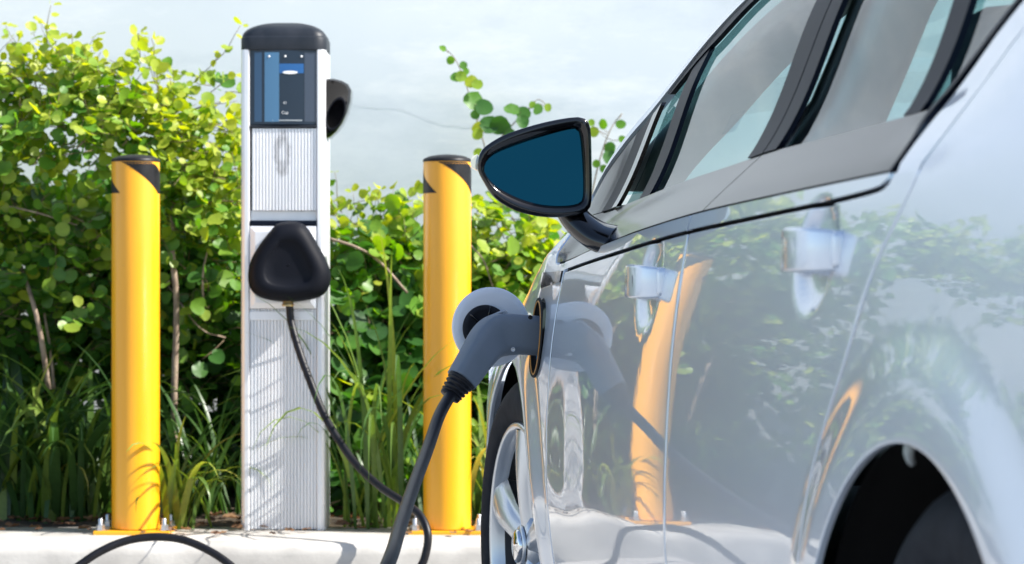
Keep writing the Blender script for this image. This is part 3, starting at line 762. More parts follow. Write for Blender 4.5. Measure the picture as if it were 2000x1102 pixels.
# door handles
def handle(cu, cz, parent, lock):
    v0 = float(S(cu, cz + .075))
    path = catmull([Pc(cu - .086, v0 - .012, cz), Pc(cu - .078, v0 + .012, cz), Pc(cu - .05, v0 + .028, cz + .001), Pc(cu, v0 + .034, cz + .001), Pc(cu + .05, v0 + .030, cz), Pc(cu + .078, v0 + .016, cz - .001), Pc(cu + .086, v0 - .012, cz - .001)], 6)
    prof = rrect(.0095, .0195, .0035, 3)
    h = mesh('door_handle', *sweep(path, [(a, b_) for a, b_ in prof], lambda i: (1.0 + .25 * math.sin(math.pi * i / (len(path) - 1)),) * 2), M['paint'], parent)
    cap = MB().add(*rbox(.030, .026, .040, .008, 3)).build('handle_cap', M['paint'], h, loc=Pc(cu + .088, v0 + .008, cz))
    mesh('screw', *lathe([(.0042, 0), (.003, .002)], 12, 'Y', cap1=True), M['chrome'], h, loc=Pc(cu - .01, v0 + .0435, cz + .004)).rotation_euler = (0, 0, R(180))
    if lock:
        V = [(.006 * math.cos(a), .0, .011 * math.sin(a)) for a in np.linspace(0, 2 * math.pi, 16, endpoint=False)]
        mesh('key_slot', V, [tuple(range(16))], M['dark'], h, loc=Pc(cu + .03, v0 + .0445, cz))
    return h
handle(1.335, .850, DOORF, True); handle(2.25, .884, DOORR, False)

# charge port: seal ring, well, inlet, open lid
pv = float(S(PORT[0], PORT[1])); slope = 0.07
port = MB()
port.add(*lathe([(.0745, -.002), (.0735, -.005), (.069, -.003), (.066, .006), (.064, .045), (.0, .047)], 40, 'Y'))
po = port.build('charge_port', M['dark'], WING, loc=Pc(PORT[0], pv, PORT[1])); po.rotation_euler = (R(-4), 0, R(-1.5))
mesh('port_seal', *lathe([(.066, -.0045), (.0675, -.0062), (.069, -.0045)], 40, 'Y'), M['orange_seal'], po)
mesh('inlet', *lathe([(.050, .04), (.050, .004), (.044, .002), (.042, .04)], 32, 'Y'), M['port_blue'], po)
lid = bpy.data.objects.new('charge_port_lid', None); lid.empty_display_size = .05; link(lid, WING)
lid.location = Pc(.205, pv + .003, .766); lid.rotation_euler = (0, 0, R(6))
# lid lies in the local y-z plane, facing +x (rearward); centre at y = -.074
MB().add(*lathe([(.0005, .0), (.060, .0), (.072, .0008), (.0745, -.002), (.0745, -.006), (.070, -.009), (.0005, -.010)], 56, 'X')).build('lid_panel', M['door_inner'], lid, loc=(0, -.074, 0))
ln = MB().add(*lathe([(.0435, .0005), (.043, .006), (.040, .009), (.034, .0085), (.029, .005), (.0, .004)], 48, 'X')).build('lid_liner', M['rubber'], lid, loc=(0, -.086, -.002))
for k in range(6):
    a = R(20 + 60 * k)
    MB().add(*rbox(.006, .022, .003, .001, 1), T(.009, .030 * math.cos(a), .030 * math.sin(a), a, 0, 0)).build('liner_rib', M['gloss_black'], ln)
mesh('hinge_arm', *sweep(catmull([Vector((.0, -.01, 0)), Vector((.012, .008, 0)), Vector((.02, .03, 0)), Vector((.03, .045, 0))], 5), rrect(.005, .02, .004, 3)), M['dark'], lid)

# door mirror
mo_px = [(932, 318), (938, 300), (950, 286), (985, 265), (1040, 246), (1090, 234), (1130, 229), (1146, 236), (1153, 254), (1155, 320), (1155, 390), (1147, 412), (1125, 421), (1080, 425), (1040, 421), (1000, 409), (965, 386), (945, 356), (934, 334)]
mg_px = [(945, 332), (952, 314), (972, 298), (1020, 279), (1070, 263), (1112, 252), (1127, 251), (1134, 262), (1138, 310), (1139, 350), (1138, 384), (1130, 397), (1100, 402), (1060, 400), (1020, 390), (980, 371), (956, 351)]
MU = .80; MYD = CY - MU * math.cos(CA)
def m_loc(x, y):
    X = (x - 1000) / FPX * MYD; Z = EYE - (y - 551) / FPX * MYD
    xs = CX + MU * math.sin(CA); return ((xs - X) / math.cos(CA), Z)          # (v, z)
def closed(pxs, n, k=4):
    q = catmull([Vector((*m_loc(*p), 0)) for p in pxs] + [Vector((*m_loc(*pxs[0]), 0))], k)[:-1]
    a = np.array([(p.x, p.y) for p in q]); a = np.vstack([a, a[:1]]); return resample(a, n + 1)[:-1]
def aligned(pxs, n, c, k=4):
    q = closed(pxs, 400, k); th = np.arctan2(q[:, 1] - c[1], q[:, 0] - c[0]); o = np.argsort(th); q = q[o]; th = th[o]
    t = np.linspace(-math.pi, math.pi, n, endpoint=False)
    return np.stack([np.interp(t, th, q[:, 0], period=2 * math.pi), np.interp(t, th, q[:, 1], period=2 * math.pi)], -1)
mc = np.array(m_loc(1055, 335)); NM = 72
mo = aligned(mo_px, NM, mc); mg = aligned(mg_px, NM, mc)
rings = []
for s, du in ((.10, -.105), (.40, -.100), (.66, -.085), (.85, -.058), (.96, -.026), (1.0, -.004), (1.0, .004)): rings.append((mc + (mo - mc) * s, du))
rings += [(mo + (mg - mo) * .12, .0075), (mo + (mg - mo) * .45, .008), (mo + (mg - mo) * .8, .004), (mg, -.004), (mc + (mg - mc) * .99, -.010)]
V = []; F = []
for r_, du in rings: V += [tuple(Pc(MU + du, v, z)) for v, z in r_]
for j in range(len(rings) - 1):
    for i in range(NM): F.append((j * NM + i, j * NM + (i + 1) % NM, (j + 1) * NM + (i + 1) % NM, (j + 1) * NM + i))
F.append(tuple(range(NM))[::-1])
mir = mesh('door_mirror', V, F, M['gloss_black'], DOORF)
gv = mc + (mg - mc) * 1.005
mesh('mirror_glass', [tuple(Pc(MU - .0075 + (v - mc[0]) * -.05 + (z - mc[1]) * -.07, v, z)) for v, z in gv] + [tuple(Pc(MU - .0080, *mc))], [(i, (i + 1) % NM, NM) for i in range(NM)], M['mirror'], mir)
lp = [m_loc(*p) for p in ((934, 302), (925, 306), (921, 316), (924, 328), (933, 333), (941, 318))]
V = [tuple(Pc(MU - .012, v, z)) for v, z in lp] + [tuple(Pc(MU - .045, v - .006, z)) for v, z in lp]
nl = len(lp); F = [tuple(range(nl)), tuple(range(nl, 2 * nl))[::-1]] + [(i, (i + 1) % nl, nl + (i + 1) % nl, nl + i) for i in range(nl)]
mesh('turn_signal_lens', V, F, M['lens'], mir, False)
# mirror arm: flares into the black belt panel
ap = [m_loc(*q) for q in ((1112, 392), (1130, 425), (1150, 447), (1176, 464), (1206, 472))]
path = catmull([Pc(MU - .045 + .012 * i, *q) for i, q in enumerate(ap)], 7)
mesh('mirror_arm', *sweep(path, circ(1, 20), lambda i: (.030 + .030 * (i / (len(path) - 1)) ** 2, .0215 + .004 * (i / (len(path) - 1)))), M['gloss_black'], mir)
# small gloss trim on the wing ahead of the door
g = coons([(.25, .838), (.455, .850)], [(.455, .850), (.454, .870)], [(.225, .868), (.30, .868), (.454, .870)], [(.25, .838), (.23, .850), (.225, .868)], 26, 8)
panel('wing_trim', g, M['gloss_black'], WING, 1, .003, .006)
# tail lamp edge on the quarter panel
g = coons([(2.965, .925), (3.30, .900)], [(3.30, .900), (3.36, 1.0)], [(2.975, .985), (3.36, 1.0)], [(2.965, .925), (2.958, .955), (2.975, .985)], 20, 8)
panel('tail_lamp', g, mat('tail_lamp', (.02, .035, .09), .1, coat=1.0), QUART, 1, .006, .01)

# interior
def block(name, u, y, z, sx, sy, sz, b_, m, ry=0, parent=car, seg=4):
    o = MB().add(*rbox(sx, sy, sz, b_, seg)).build(name, m, parent, loc=(u, y, z)); o.rotation_euler = (0, ry, 0); return o
loft('headliner', [(u, float(AOUT(u)) - .03, float(S(u, AOUT(u))) - .05) for u in np.linspace(1.08, 2.6, 12)], lambda t: (0.0, .05), M['pale'])
for sd in (1, -1):
    yy_ = lambda u, z, k: -float(S(u, z)) + k if sd == 1 else 2 * HWID + float(S(u, z)) - k
    pt = [Vector((u, yy_(u, float(AOUT(u)), .075), float(AOUT(u)) - .045)) for u in np.linspace(.24, 1.3, 14)]
    mesh('pillar_lining', *sweep(pt, rrect(.055, .016, .012, 3), up=Vector((0, 0, 1))), M['lining'], car)
    pt = [Vector((1.70 + (z - .95) * .12, yy_(1.7, z, .075), z)) for z in np.linspace(.70, 1.36, 10)]
    mesh('pillar_lining', *sweep(pt, rrect(.035, .085, .02, 3), up=Vector((1, 0, 0))), M['lining'], car)
block('dashboard', .62, HWID, .90, .50, 1.36, .20, .07, M['dash'])
block('instrument_hood', .78, .52, .995, .22, .36, .06, .028, M['dash'])
for y in (.50, 1.29):
    s_ = block('front_seat', 1.62, y, .46, .56, .52, .20, .07, M['seat'])
    block('seat_back', .38, 0, .38, .16, .50, .68, .07, M['seat'], R(14), s_)
    hr = block('headrest', .50, 0, .80, .10, .27, .19, .045, M['seat'], R(10), s_)
s_ = block('rear_seat', 2.45, HWID, .48, .52, 1.30, .20, .07, M['seat'])
block('seat_back', .36, 0, .36, .18, 1.3, .60, .07, M['seat'], R(20), s_)
sw = mesh('steering_wheel', *lathe([(.165 + .016 * math.cos(a), .016 * math.sin(a)) for a in np.linspace(0, 2 * math.pi, 13)], 40), M['dash'], car, loc=(1.02, .50, .93)); sw.rotation_euler = (0, R(-62), 0)
block('steering_boss', 0, 0, -.02, .14, .12, .05, .02, M['dash'], 0, sw)
g = coons([(1.20, 1.07), (1.30, 1.07)], [(1.30, 1.07), (1.32, 1.10)], [(1.215, 1.10), (1.32, 1.10)], [(1.20, 1.07), (1.215, 1.10)], 4, 4)
panel('window_sticker', g, M['sticker'], DOORF, 1, -.015, 0)

# ------------------------------------------------------------------ charging cable with its connector (one continuous run)
inv = Matrix.Rotation(CA - R(90), 4, 'Z'); inv.translation = Vector((CX, CY, 0))
def cw(u, v, z): return inv @ Pc(u, v, z)
cab = empty('charging_cable', tuple(pix(565, 592, 7.166)))
tag(cab, 'black charging cable from the station holster to the grey plug in the car', 'charging cable')
o_ = Vector(cab.location)
A = [pix(565, 592, 7.166), pix(568, 625, 7.165), pix(580, 672, 7.14), pix(602, 735, 7.10), pix(638, 820, 7.04), pix(690, 900, 6.96), pix(742, 950, 6.88), pix(790, 982, 6.81), pix(820, 1006, 6.77), pix(835, 1040, 6.74), pix(833, 1075, 6.73), pix(820, 1110, 6.72)]
B = [Vector((-.30, 6.70, .018)), Vector((-.45, 6.62, .0125)), Vector((-.62, 6.60, .0125)), pix(470, 1125, 6.66), pix(445, 1100, 6.68), pix(405, 1074, 6.70), pix(355, 1054, 6.72), pix(300, 1049, 6.73), pix(245, 1057, 6.72), pix(195, 1078, 6.70), pix(150, 1108, 6.68), Vector((-1.24, 6.62, .03)), Vector((-1.34, 6.45, .0125)), Vector((-1.30, 6.1, .0125)), Vector((-1.05, 5.6, .0125)), Vector((-.80, 5.0, .0125)), Vector((-.62, 4.4, .0125)), Vector((-.50, 3.9, .0125)), Vector((-.40, 3.52, .05)), Vector((-.305, 3.40, .17)), Vector((-.23, 3.48, .34))]
C = [pix(755, 1108, 3.70), pix(781, 1030, 3.92), pix(806, 955, 4.16), pix(836, 875, 4.40), pix(858, 812, 4.54)]
pe = cw(.352, .152, .651)
C += [pe]
path = [p - o_ for p in catmull(A + B + C, 9)]
mesh('cable', *sweep(path, circ(.0108, 12)), M['cable'], cab)
con = bpy.data.objects.new('connector', None); link(con, cab)
pl = [cw(.290, -.035, .750), cw(.292, .0, .752), cw(.296, .035, .754), cw(.303, .062, .752), cw(.316, .085, .738), cw(.330, .106, .712), cw(.342, .126, .684), cw(.347, .135, .672)]
pp = [p - o_ for p in catmull(pl, 6)]
prof = rrect(1, 1, .55, 5)
nP = len(pp)
def psc(i):
    t = i / (nP - 1); hgt = .0365 - .0105 * sst(.25, 1.0, t) + .004 * math.exp(-((t - .45) / .15) ** 2); wd = .030 - .006 * t
    return (float(wd), float(hgt))
body = mesh('plug_body', *sweep(pp, prof, psc), M['plug'], cab)
sr = [cw(.347, .134, .673), cw(.3495, .142, .663), cw(.352, .152, .650), cw(.354, .158, .642)]
sp = [p - o_ for p in catmull(sr, 12)]
nS = len(sp)
mesh('strain_relief', *sweep(sp, circ(1, 20), lambda i: ((.0275 - .009 * i / nS) * (.86 if (i // 3) % 2 and 4 < i < nS - 6 else 1.0),) * 2), M['cable'], cab)
bpy.data.objects.remove(con)
# latch lever and screws on the flank that faces the viewer
lt = [pix(949, 633, 4.70), pix(953, 622, 4.70), pix(968, 614, 4.70), pix(985, 608, 4.70), pix(991, 613, 4.70)]
mesh('latch_lever', *sweep([p - o_ for p in catmull(lt, 6)], rrect(.011, .0022, .0018, 3), up=Vector((0, 0, 1))), mat('latch_grey', (.30, .34, .40), .35), body)
tocam = (Vector((0, 0, EYE)) - pl[2]).normalized()
for x, y in ((1036, 620), (946, 657), (1002, 683)):
    c_ = pix(x, y, 4.655); o = mesh('screw', *lathe([(.0042, -.012), (.0042, 0), (.003, .001), (.0026, -.001), (.0, -.001)], 12, 'Y'), M['zinc'] if y > 640 else M['dark'], body, loc=c_ - o_); o.rotation_euler = (0, 0, math.pi)

# ------------------------------------------------------------------ plants
def leaf_proto(kind, k):
    r = random.Random(100 + k); V = []; F = []; n = 12
    fold = r.uniform(.08, .35); droop = r.uniform(-.1, .35); wav = r.uniform(0, .06); asp = r.uniform(.88, 1.1)
    V.append((0, .06, 0)); V.append((0, .5, -.03 - droop * .12))
    for i in range(n):
        a = 2 * math.pi * (i + .5) / n - math.pi / 2
        rr = .5 * (1 + .04 * math.sin(3 * a + k)); x = rr * math.cos(a) * asp; y = .5 + rr * math.sin(a)
        if i in (0, n - 1): y -= .04
        y += .05 * max(0, math.sin(a)) ** 4
        V.append((x, y, abs(x) * fold - droop * (y - .1) ** 2 * .5 + wav * math.sin(5 * a)))
    for i in range(n): F.append((1, 2 + i, 2 + (i + 1) % n) if i != n - 1 else (1, 2 + i, 0, 2))
    return np.array(V), F
LP = [leaf_proto('leaf', k) for k in range(10)]
def blade_proto(k, wm=1.0):
    r = random.Random(300 + k); V = []; F = []; n = 10
    L = 1.0; bend = r.uniform(1.0, 3.8); w0 = r.uniform(.8, 1.1); tw = r.uniform(-.6, .6)
    x = z = 0.0; a = R(r.uniform(78, 88))
    for i in range(n + 1):
        t = i / n; wd = wm * (.5 * w0 * (1 - t ** 2.2) * (.7 + .3 * min(1, t * 5)) + .015)
        c, s_ = math.cos(tw * t), math.sin(tw * t)
        V += [(x, -wd * c, z + wd * .35 - wd * s_), (x, 0, z), (x, wd * c, z + wd * .35 + wd * s_)]
        x += math.cos(a) * L / n; z += math.sin(a) * L / n; a -= bend / n * (t * 1.6 + .15)
    for i in range(n):
        for j in (0, 1): F.append((i * 3 + j, i * 3 + j + 1, (i + 1) * 3 + j + 1, (i + 1) * 3 + j))
    return np.array(V), F
def tinted(name, V, F, m, tint):
    me = bpy.data.meshes.new(name); me.from_pydata([tuple(map(float, v)) for v in V], [], F); me.update()
    at = me.attributes.new('tint', 'FLOAT', 'POINT'); at.data.foreach_set('value', np.broadcast_to(np.asarray(tint, np.float32), len(V)).copy())
    me.polygons.foreach_set('use_smooth', [True] * len(F)); me.materials.append(m); return me
LEAF_ME = {}
def leaf_me(k, ti):
    if (k, ti) not in LEAF_ME: LEAF_ME[(k, ti)] = tinted('leaf', *LP[k], M['leaf'], ti / 12.0)
    return LEAF_ME[(k, ti)]
BLADE_ME = {}
def blade_me(k, ti, wd):
    if (k, ti, wd) not in BLADE_ME:
        V, F = blade_proto(k, wd); BLADE_ME[(k, ti, wd)] = tinted('blade', V, F, M['blade'], ti / 12.0)
    return BLADE_ME[(k, ti, wd)]
def frame(d, n):
    y = d.normalized(); z = (n - y * n.dot(y)); z = z.normalized() if z.length > 1e-4 else y.orthogonal().normalized()
    x = y.cross(z); return Matrix((x, y, z)).transposed()
class Plant:
    def __init__(s): s.leaves = []; s.twigs = []
    def shoot(s, b, d, L, size, tint, step=.034, twig=.0016):
        p = Vector(b); d = Vector(d).normalized(); n = max(3, int(L / step)); pts = [p.copy()]
        for i in range(n):
            t = i / n
            d = (d + Vector((random.gauss(0, .14), random.gauss(0, .14), random.gauss(0, .14) - .03))).normalized()
            p = p + d * step; p.y = min(p.y, WY - .03); pts.append(p.copy())
            for q in range(2 if random.random() < .35 else 1):
                lat = d.cross(Vector((0, 0, 1))); lat = lat.normalized() if lat.length > .1 else Vector((1, 0, 0))
                ld = (lat * (1 if (i + q) % 2 else -1) * random.uniform(.4, 1.1) + d * random.uniform(.1, .8) + Vector((random.gauss(0, .35), random.gauss(-.2, .35), random.gauss(-.1, .4)))).normalized()
                ln_ = Vector((random.gauss(.15, .42), random.gauss(-.62, .42), random.gauss(.55, .42)))
                sz = size * random.uniform(.55, 1.25) * (1 - .45 * t * (tint > .45))
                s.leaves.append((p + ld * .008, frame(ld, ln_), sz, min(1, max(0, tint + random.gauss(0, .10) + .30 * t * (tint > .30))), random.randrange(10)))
        s.twigs.append((pts, twig))
    def blob(s, x, y, r, dens, Y, dy, size, tint, sh=.6):
        sc = FPX / Y; rad = r / sc; n = max(2, int(dens * rad * rad * 3000))
        for i in range(n):
            while True:
                q = Vector((random.uniform(-1, 1), random.uniform(-1, 1), random.uniform(-1, 1)))
                if q.length < 1: break
            c = pix(x, y, Y) + Vector((q.x * rad, q.y * dy, q.z * rad)); c.z = max(c.z, .2); c.y = min(c.y, WY - .05)
            dd = Vector((random.gauss(.1, .6) + q.x * .4, random.gauss(-.55, .4), random.gauss(.15, .55) + q.z * .5))
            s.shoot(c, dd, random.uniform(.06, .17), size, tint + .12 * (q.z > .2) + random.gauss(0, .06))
    def build(s, root, limit=300):
        loc = Vector(root.location); order = sorted(range(len(s.leaves)), key=lambda i: s.leaves[i][0].y); occ = set(); vis = []
        for i in order:
            p, fr_, sz, ti, k = s.leaves[i]; px = 1000 + FPX * p.x / p.y; py = 551 - FPX * (p.z - EYE) / p.y
            if not (0 < px < 1260 and 0 < py < 1060) or 215 < px < 315 and py > 310 or 465 < px < 650 or 825 < px < 922 and py > 310: continue
            cell = (int(px / 14), int(py / 14))
            if cell in occ: continue
            occ.add(cell); vis.append((sz / p.y, i))
        vis = set(i for _, i in sorted(vis, reverse=True)[:limit])
        V = []; F = []; ti_ = []; n = 0
        for i, (p, fr_, sz, ti, k) in enumerate(s.leaves):
            if i in vis:
                o = bpy.data.objects.new('leaf', leaf_me(k, int(round(ti * 12)))); m4 = fr_.to_4x4() @ Matrix.Scale(sz, 4); m4.translation = p - loc
                o.matrix_local = m4; link(o, root)
            else:
                lv, lf = LP[k]; M3 = np.array(fr_) * sz; V.append(lv @ M3.T + np.array(p - loc)); F += [tuple(a + n for a in f) for f in lf]
                ti_ += [ti + random.uniform(0, .2)] * len(lv); n += len(lv)
        if V:
            me = tinted('foliage', np.vstack(V), F, M['leaf'], np.array(ti_)); tag(link(bpy.data.objects.new('foliage', me), root), kind='stuff')
        tw = MB()
        for pts, r in s.twigs: tw.add(*tube([p - loc for p in pts], r, 4, r * .5))
        if s.twigs: tag(tw.build('twigs', M['twig'], root), kind='stuff')
def stems(root, lst):
    for pts, r0, r1 in lst:
        mesh('stem', *tube([p - Vector(root.location) for p in catmull(pts, 5)], r0, 8, r1), M['bark'], root)
# --- hedge mass left of the station (runs on beyond the frame)
random.seed(21)
left = empty('hedge_shrub', (-1.3, 7.95, .16)); tag(left, 'tall leafy hedge with round yellow-green leaves beside the charging station', 'hedge')
P1 = Plant()
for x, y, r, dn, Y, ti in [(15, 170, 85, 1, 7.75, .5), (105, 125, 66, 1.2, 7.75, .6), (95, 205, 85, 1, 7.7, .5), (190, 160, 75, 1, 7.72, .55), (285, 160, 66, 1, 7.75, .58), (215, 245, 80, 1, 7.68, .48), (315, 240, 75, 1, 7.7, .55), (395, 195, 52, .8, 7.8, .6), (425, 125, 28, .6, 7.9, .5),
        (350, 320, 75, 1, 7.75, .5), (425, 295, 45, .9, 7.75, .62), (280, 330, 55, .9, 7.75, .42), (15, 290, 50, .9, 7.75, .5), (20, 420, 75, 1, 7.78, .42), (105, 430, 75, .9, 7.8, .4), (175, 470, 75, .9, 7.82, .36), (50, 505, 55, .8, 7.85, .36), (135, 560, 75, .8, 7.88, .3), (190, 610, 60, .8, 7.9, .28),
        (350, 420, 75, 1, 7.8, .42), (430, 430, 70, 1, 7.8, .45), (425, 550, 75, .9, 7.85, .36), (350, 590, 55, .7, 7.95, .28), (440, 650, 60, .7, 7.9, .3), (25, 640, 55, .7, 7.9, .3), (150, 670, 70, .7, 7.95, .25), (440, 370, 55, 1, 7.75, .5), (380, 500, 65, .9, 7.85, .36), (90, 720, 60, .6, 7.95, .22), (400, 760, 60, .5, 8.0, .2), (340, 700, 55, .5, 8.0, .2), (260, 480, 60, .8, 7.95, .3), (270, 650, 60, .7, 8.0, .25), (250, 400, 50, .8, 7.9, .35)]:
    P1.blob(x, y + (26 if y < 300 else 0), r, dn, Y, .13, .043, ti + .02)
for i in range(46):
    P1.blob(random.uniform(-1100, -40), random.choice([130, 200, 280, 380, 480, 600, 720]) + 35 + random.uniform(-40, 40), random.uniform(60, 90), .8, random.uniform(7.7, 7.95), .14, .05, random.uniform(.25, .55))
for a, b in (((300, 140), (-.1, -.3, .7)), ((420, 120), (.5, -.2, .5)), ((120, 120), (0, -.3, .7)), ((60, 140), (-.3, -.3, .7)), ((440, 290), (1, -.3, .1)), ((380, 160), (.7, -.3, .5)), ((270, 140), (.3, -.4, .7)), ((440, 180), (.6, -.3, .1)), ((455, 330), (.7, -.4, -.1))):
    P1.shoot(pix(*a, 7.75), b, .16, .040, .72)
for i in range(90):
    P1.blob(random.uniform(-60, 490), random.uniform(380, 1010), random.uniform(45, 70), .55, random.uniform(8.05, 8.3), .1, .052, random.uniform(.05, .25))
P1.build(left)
stems(left, [([pix(345, 1040, 7.75), pix(340, 800, 7.72), pix(345, 600, 7.7), pix(337, 500, 7.7), pix(338, 405, 7.75)], .011, .008),
             ([pix(95, 760, 7.7), pix(80, 660, 7.66), pix(64, 590, 7.68), pix(40, 520, 7.8)], .009, .006), ([pix(105, 760, 7.8), pix(100, 700, 7.8), pix(85, 600, 7.85)], .006, .004),
             ([pix(400, 620, 7.7), pix(396, 540, 7.68), pix(408, 480, 7.75)], .004, .003), ([pix(150, 290, 7.62), pix(165, 275, 7.6), pix(195, 245, 7.62), pix(210, 270, 7.6)], .003, .002),
             ([pix(440, 660, 7.75), pix(390, 640, 7.7), pix(330, 560, 7.8)], .003, .002), ([pix(0, 400, 7.7), pix(70, 415, 7.66), pix(150, 440, 7.7)], .003, .002)])
# --- hedge between station and car; lower leaves tinted dark for shade
right = empty('hedge_shrub', (-.2, 8.0, .16)); tag(right, 'low hedge with shade-darkened lower leaves growing between the charging station and the car', 'hedge')
P2 = Plant(); random.seed(5)
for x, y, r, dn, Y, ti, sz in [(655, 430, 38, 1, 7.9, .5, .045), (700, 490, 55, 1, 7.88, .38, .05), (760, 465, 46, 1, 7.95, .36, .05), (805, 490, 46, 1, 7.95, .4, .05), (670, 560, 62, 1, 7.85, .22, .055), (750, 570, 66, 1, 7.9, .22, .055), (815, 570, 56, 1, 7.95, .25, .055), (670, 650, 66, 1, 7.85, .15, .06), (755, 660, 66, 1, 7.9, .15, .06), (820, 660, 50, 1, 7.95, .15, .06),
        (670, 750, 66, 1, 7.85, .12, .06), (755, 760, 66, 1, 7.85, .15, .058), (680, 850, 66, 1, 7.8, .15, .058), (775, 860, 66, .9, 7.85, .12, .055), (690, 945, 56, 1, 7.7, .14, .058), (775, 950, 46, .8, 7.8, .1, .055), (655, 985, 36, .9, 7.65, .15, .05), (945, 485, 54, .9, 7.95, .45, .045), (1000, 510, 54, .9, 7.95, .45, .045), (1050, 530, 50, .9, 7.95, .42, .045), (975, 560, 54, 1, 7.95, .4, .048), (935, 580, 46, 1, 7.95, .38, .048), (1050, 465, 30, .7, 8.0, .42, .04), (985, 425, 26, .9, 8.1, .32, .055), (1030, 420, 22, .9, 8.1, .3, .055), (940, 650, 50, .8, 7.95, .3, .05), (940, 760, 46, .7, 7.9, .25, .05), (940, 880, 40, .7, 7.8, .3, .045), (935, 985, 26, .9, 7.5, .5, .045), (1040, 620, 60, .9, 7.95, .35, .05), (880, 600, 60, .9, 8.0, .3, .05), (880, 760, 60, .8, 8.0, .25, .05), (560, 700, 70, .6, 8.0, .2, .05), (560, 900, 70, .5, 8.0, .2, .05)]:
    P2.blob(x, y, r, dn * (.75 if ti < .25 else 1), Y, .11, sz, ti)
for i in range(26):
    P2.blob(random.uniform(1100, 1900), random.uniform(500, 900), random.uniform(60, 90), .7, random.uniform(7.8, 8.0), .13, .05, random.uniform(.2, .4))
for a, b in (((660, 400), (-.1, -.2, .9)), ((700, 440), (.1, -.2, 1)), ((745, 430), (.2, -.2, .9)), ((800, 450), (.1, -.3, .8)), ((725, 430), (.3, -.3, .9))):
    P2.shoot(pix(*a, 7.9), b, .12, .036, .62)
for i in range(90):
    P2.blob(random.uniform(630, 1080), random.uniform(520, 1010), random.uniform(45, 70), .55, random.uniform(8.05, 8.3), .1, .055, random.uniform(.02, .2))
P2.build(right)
stems(right, [([pix(640, 465, 7.7), pix(700, 485, 7.68), pix(745, 515, 7.7), pix(795, 572, 7.75)], .0045, .004), ([pix(920, 480, 7.8), pix(945, 510, 7.78), pix(962, 560, 7.8)], .003, .002)])
# --- vine runners climbing the wall
def vine(label, pts, lv, Y=8.35, size=.05):
    v = empty('vine', tuple(pix(*pts[0], Y))); tag(v, label, 'vine'); loc = Vector(v.location)
    path = catmull([pix(x, y, Y - .03 * random.random()) for x, y in pts], 6)
    mesh('stem', *tube([p - loc for p in path], .0028, 6, .0012), M['twig'], v)
    for x, y, s_, ti, an in lv:
        p = pix(x, y, Y - .05 - random.random() * .03); d = Vector((math.cos(R(an)), random.uniform(-.3, .1), math.sin(R(an))))
        n_ = Vector((random.gauss(.1, .3), -1, random.gauss(.25, .3)))
        o = bpy.data.objects.new('leaf', leaf_me(random.randrange(10), int(ti * 12))); f = frame(d, n_); q = f.to_4x4() @ Matrix.Scale(s_ / FPX * Y, 4); q.translation = p - loc - f @ Vector((0, .5 * s_ / FPX * Y, 0)); o.matrix_local = q; link(o, v)
        j = min(path, key=lambda a: (a - p).length); b = p - d * (.5 * s_ / FPX * Y)
        mesh('petiole', *tube([j - loc, (j + b) / 2 - loc + Vector((0, -.004, -.004)), b - loc], .0011, 4), M['twig'], v)
random.seed(9)
vine('tallest vine runner on the wall, reaching well above the bollard', [(1010, 440), (985, 400), (955, 330), (945, 280), (925, 215), (905, 150), (885, 110), (862, 92)],
     [(925, 198, 40, .3, 140), (945, 210, 34, .3, -20), (880, 118, 16, .5, 160), (900, 150, 22, .8, 0), (890, 152, 20, .35, 180), (920, 160, 26, .95, 10), (932, 165, 22, .7, -30), (910, 140, 14, .5, 60), (905, 128, 16, .3, 100), (865, 95, 14, .6, 150), (955, 245, 36, .2, -10), (975, 245, 38, .25, 30), (935, 250, 26, .95, 200), (932, 262, 22, .8, 250), (928, 225, 18, .4, 200), (935, 300, 20, .6, 180), (960, 300, 26, .3, 20), (985, 400, 40, .2, 160), (1015, 400, 38, .22, 10), (970, 375, 30, .3, 180), (1000, 360, 26, .3, 60)])
vine('vine runner arching behind the door mirror housing', [(1000, 400), (985, 330), (975, 280), (1000, 245), (1030, 215), (1050, 195), (1068, 205)],
     [(1000, 215, 30, .35, 170), (1022, 222, 28, .35, -10), (1020, 238, 26, .3, -70), (1050, 213, 22, .4, 250), (1070, 210, 16, .6, 270), (985, 250, 30, .2, 180), (995, 262, 24, .3, 240), (1040, 205, 14, .6, 60)])
vine('vine runner between the door mirror and the windscreen pillar', [(1150, 420), (1160, 360), (1172, 310), (1185, 270), (1200, 240), (1215, 222)],
     [(1212, 243, 20, .35, 0), (1178, 243, 20, .5, 100), (1160, 258, 20, .75, 200), (1192, 290, 24, .4, 70), (1190, 308, 28, .3, -80), (1165, 320, 16, .5, 180), (1215, 272, 14, .5, 20), (1180, 330, 18, .4, -20), (1155, 240, 14, .6, 120)])
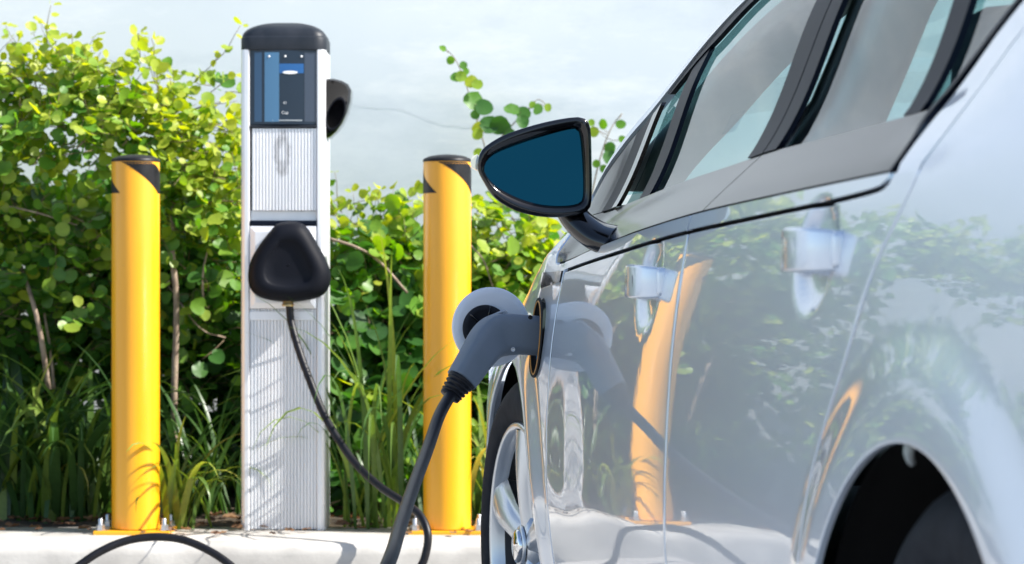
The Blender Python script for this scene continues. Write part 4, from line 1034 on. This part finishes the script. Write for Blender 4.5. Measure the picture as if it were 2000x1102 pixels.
# --- strap-leaved clumps
def clump(name, label, x, y, Y, n, Lr, wr, tr, cat='grass clump', group=None, spread=.05, seed=0, lean=None):
    rr = random.Random(seed); b0 = pix(x, y, Y); b0.z = .150; c = empty(name, tuple(b0)); tag(c, label, cat, group)
    for i in range(n):
        k = rr.randrange(12); o = bpy.data.objects.new('blade', blade_me(k, int(12 * rr.uniform(*tr)), rr.choice(wr)))
        L = rr.uniform(*Lr); az = rr.uniform(0, 2 * math.pi) if lean is None else rr.gauss(lean, 1.0)
        o.location = (rr.gauss(0, spread), rr.gauss(0, spread * .6), 0); o.scale = (L, L, L); o.rotation_euler = (0, rr.uniform(-.05, .35), az); link(o, c)
    return c
GR = 'strap-leaved clumps along the kerb'
for i, (x, Y, n, L, ti) in enumerate([(20, 7.55, 46, (.3, .62), (.05, .8)), (110, 7.50, 46, (.3, .62), (.05, .8)), (180, 7.62, 44, (.35, .7), (0, .7)), (70, 7.72, 44, (.4, .75), (0, .6))]):
    clump('strap_leaf_plant', 'dark strap-leaved grass clump on the far side of the bollard from the station', x, 1040, Y, n, L, (.04, .055, .07), ti, group=GR, seed=i)
clump('strap_leaf_plant', 'bright strap-leaved clump spilling over the kerb beside the bollard', 345, 1040, 7.24, 30, (.24, .42), (.045, .06, .07), (.5, .85), seed=11, lean=-.7, spread=.028)
clump('strap_leaf_plant', 'dark strap-leaved clump between the bollard and the charging station', 400, 1040, 7.60, 48, (.3, .6), (.03, .045), (0, .6), seed=12)
clump('tall_grass_plant', 'tall bright green grass with thin arching blades beside the charging station', 745, 1040, 7.30, 44, (.5, .95), (.016, .021), (.38, .75), seed=13, spread=.05, lean=-1.5)
clump('strap_leaf_plant', 'yellowing grass tuft between the bollard and the front wheel', 955, 1040, 7.38, 34, (.25, .6), (.03, .04), (.4, .85), seed=14)
clump('strap_leaf_plant', 'short dark grass tuft at the foot of the low hedge', 800, 1040, 7.6, 26, (.25, .55), (.024, .03), (.1, .6), seed=15)
for i in range(4):
    clump('strap_leaf_plant', 'strap-leaved clump further along the kerb, away from the car', -180 - 150 * i, 1040, 7.55, 34, (.3, .62), (.028,), (0, .45), group=GR, seed=30 + i)
# --- leaf litter on the bed edge
V = []; F = []; ti_ = []; n = 0
for i in range(260):
    lv, lf = LP[random.randrange(10)]; x = random.uniform(-1.5, .3); y = random.uniform(7.26, 7.6) if random.random() < .8 else random.uniform(7.0, 7.26)
    f = frame(Vector((random.gauss(0, 1), random.gauss(0, 1), 0)), Vector((random.gauss(0, .4), random.gauss(0, .4), 1)))
    V.append(lv * np.array([.5, 1, 1]) @ (np.array(f) * random.uniform(.02, .045)).T + np.array((x, y, .163))); F += [tuple(a + n for a in q) for q in lf]; ti_ += [random.random()] * len(lv); n += len(lv)
tag(link(bpy.data.objects.new('leaf_litter', tinted('leaf_litter', np.vstack(V), F, M['dead'], np.array(ti_)))), 'dry brown leaf litter along the back of the kerb', 'leaf litter', kind='stuff')
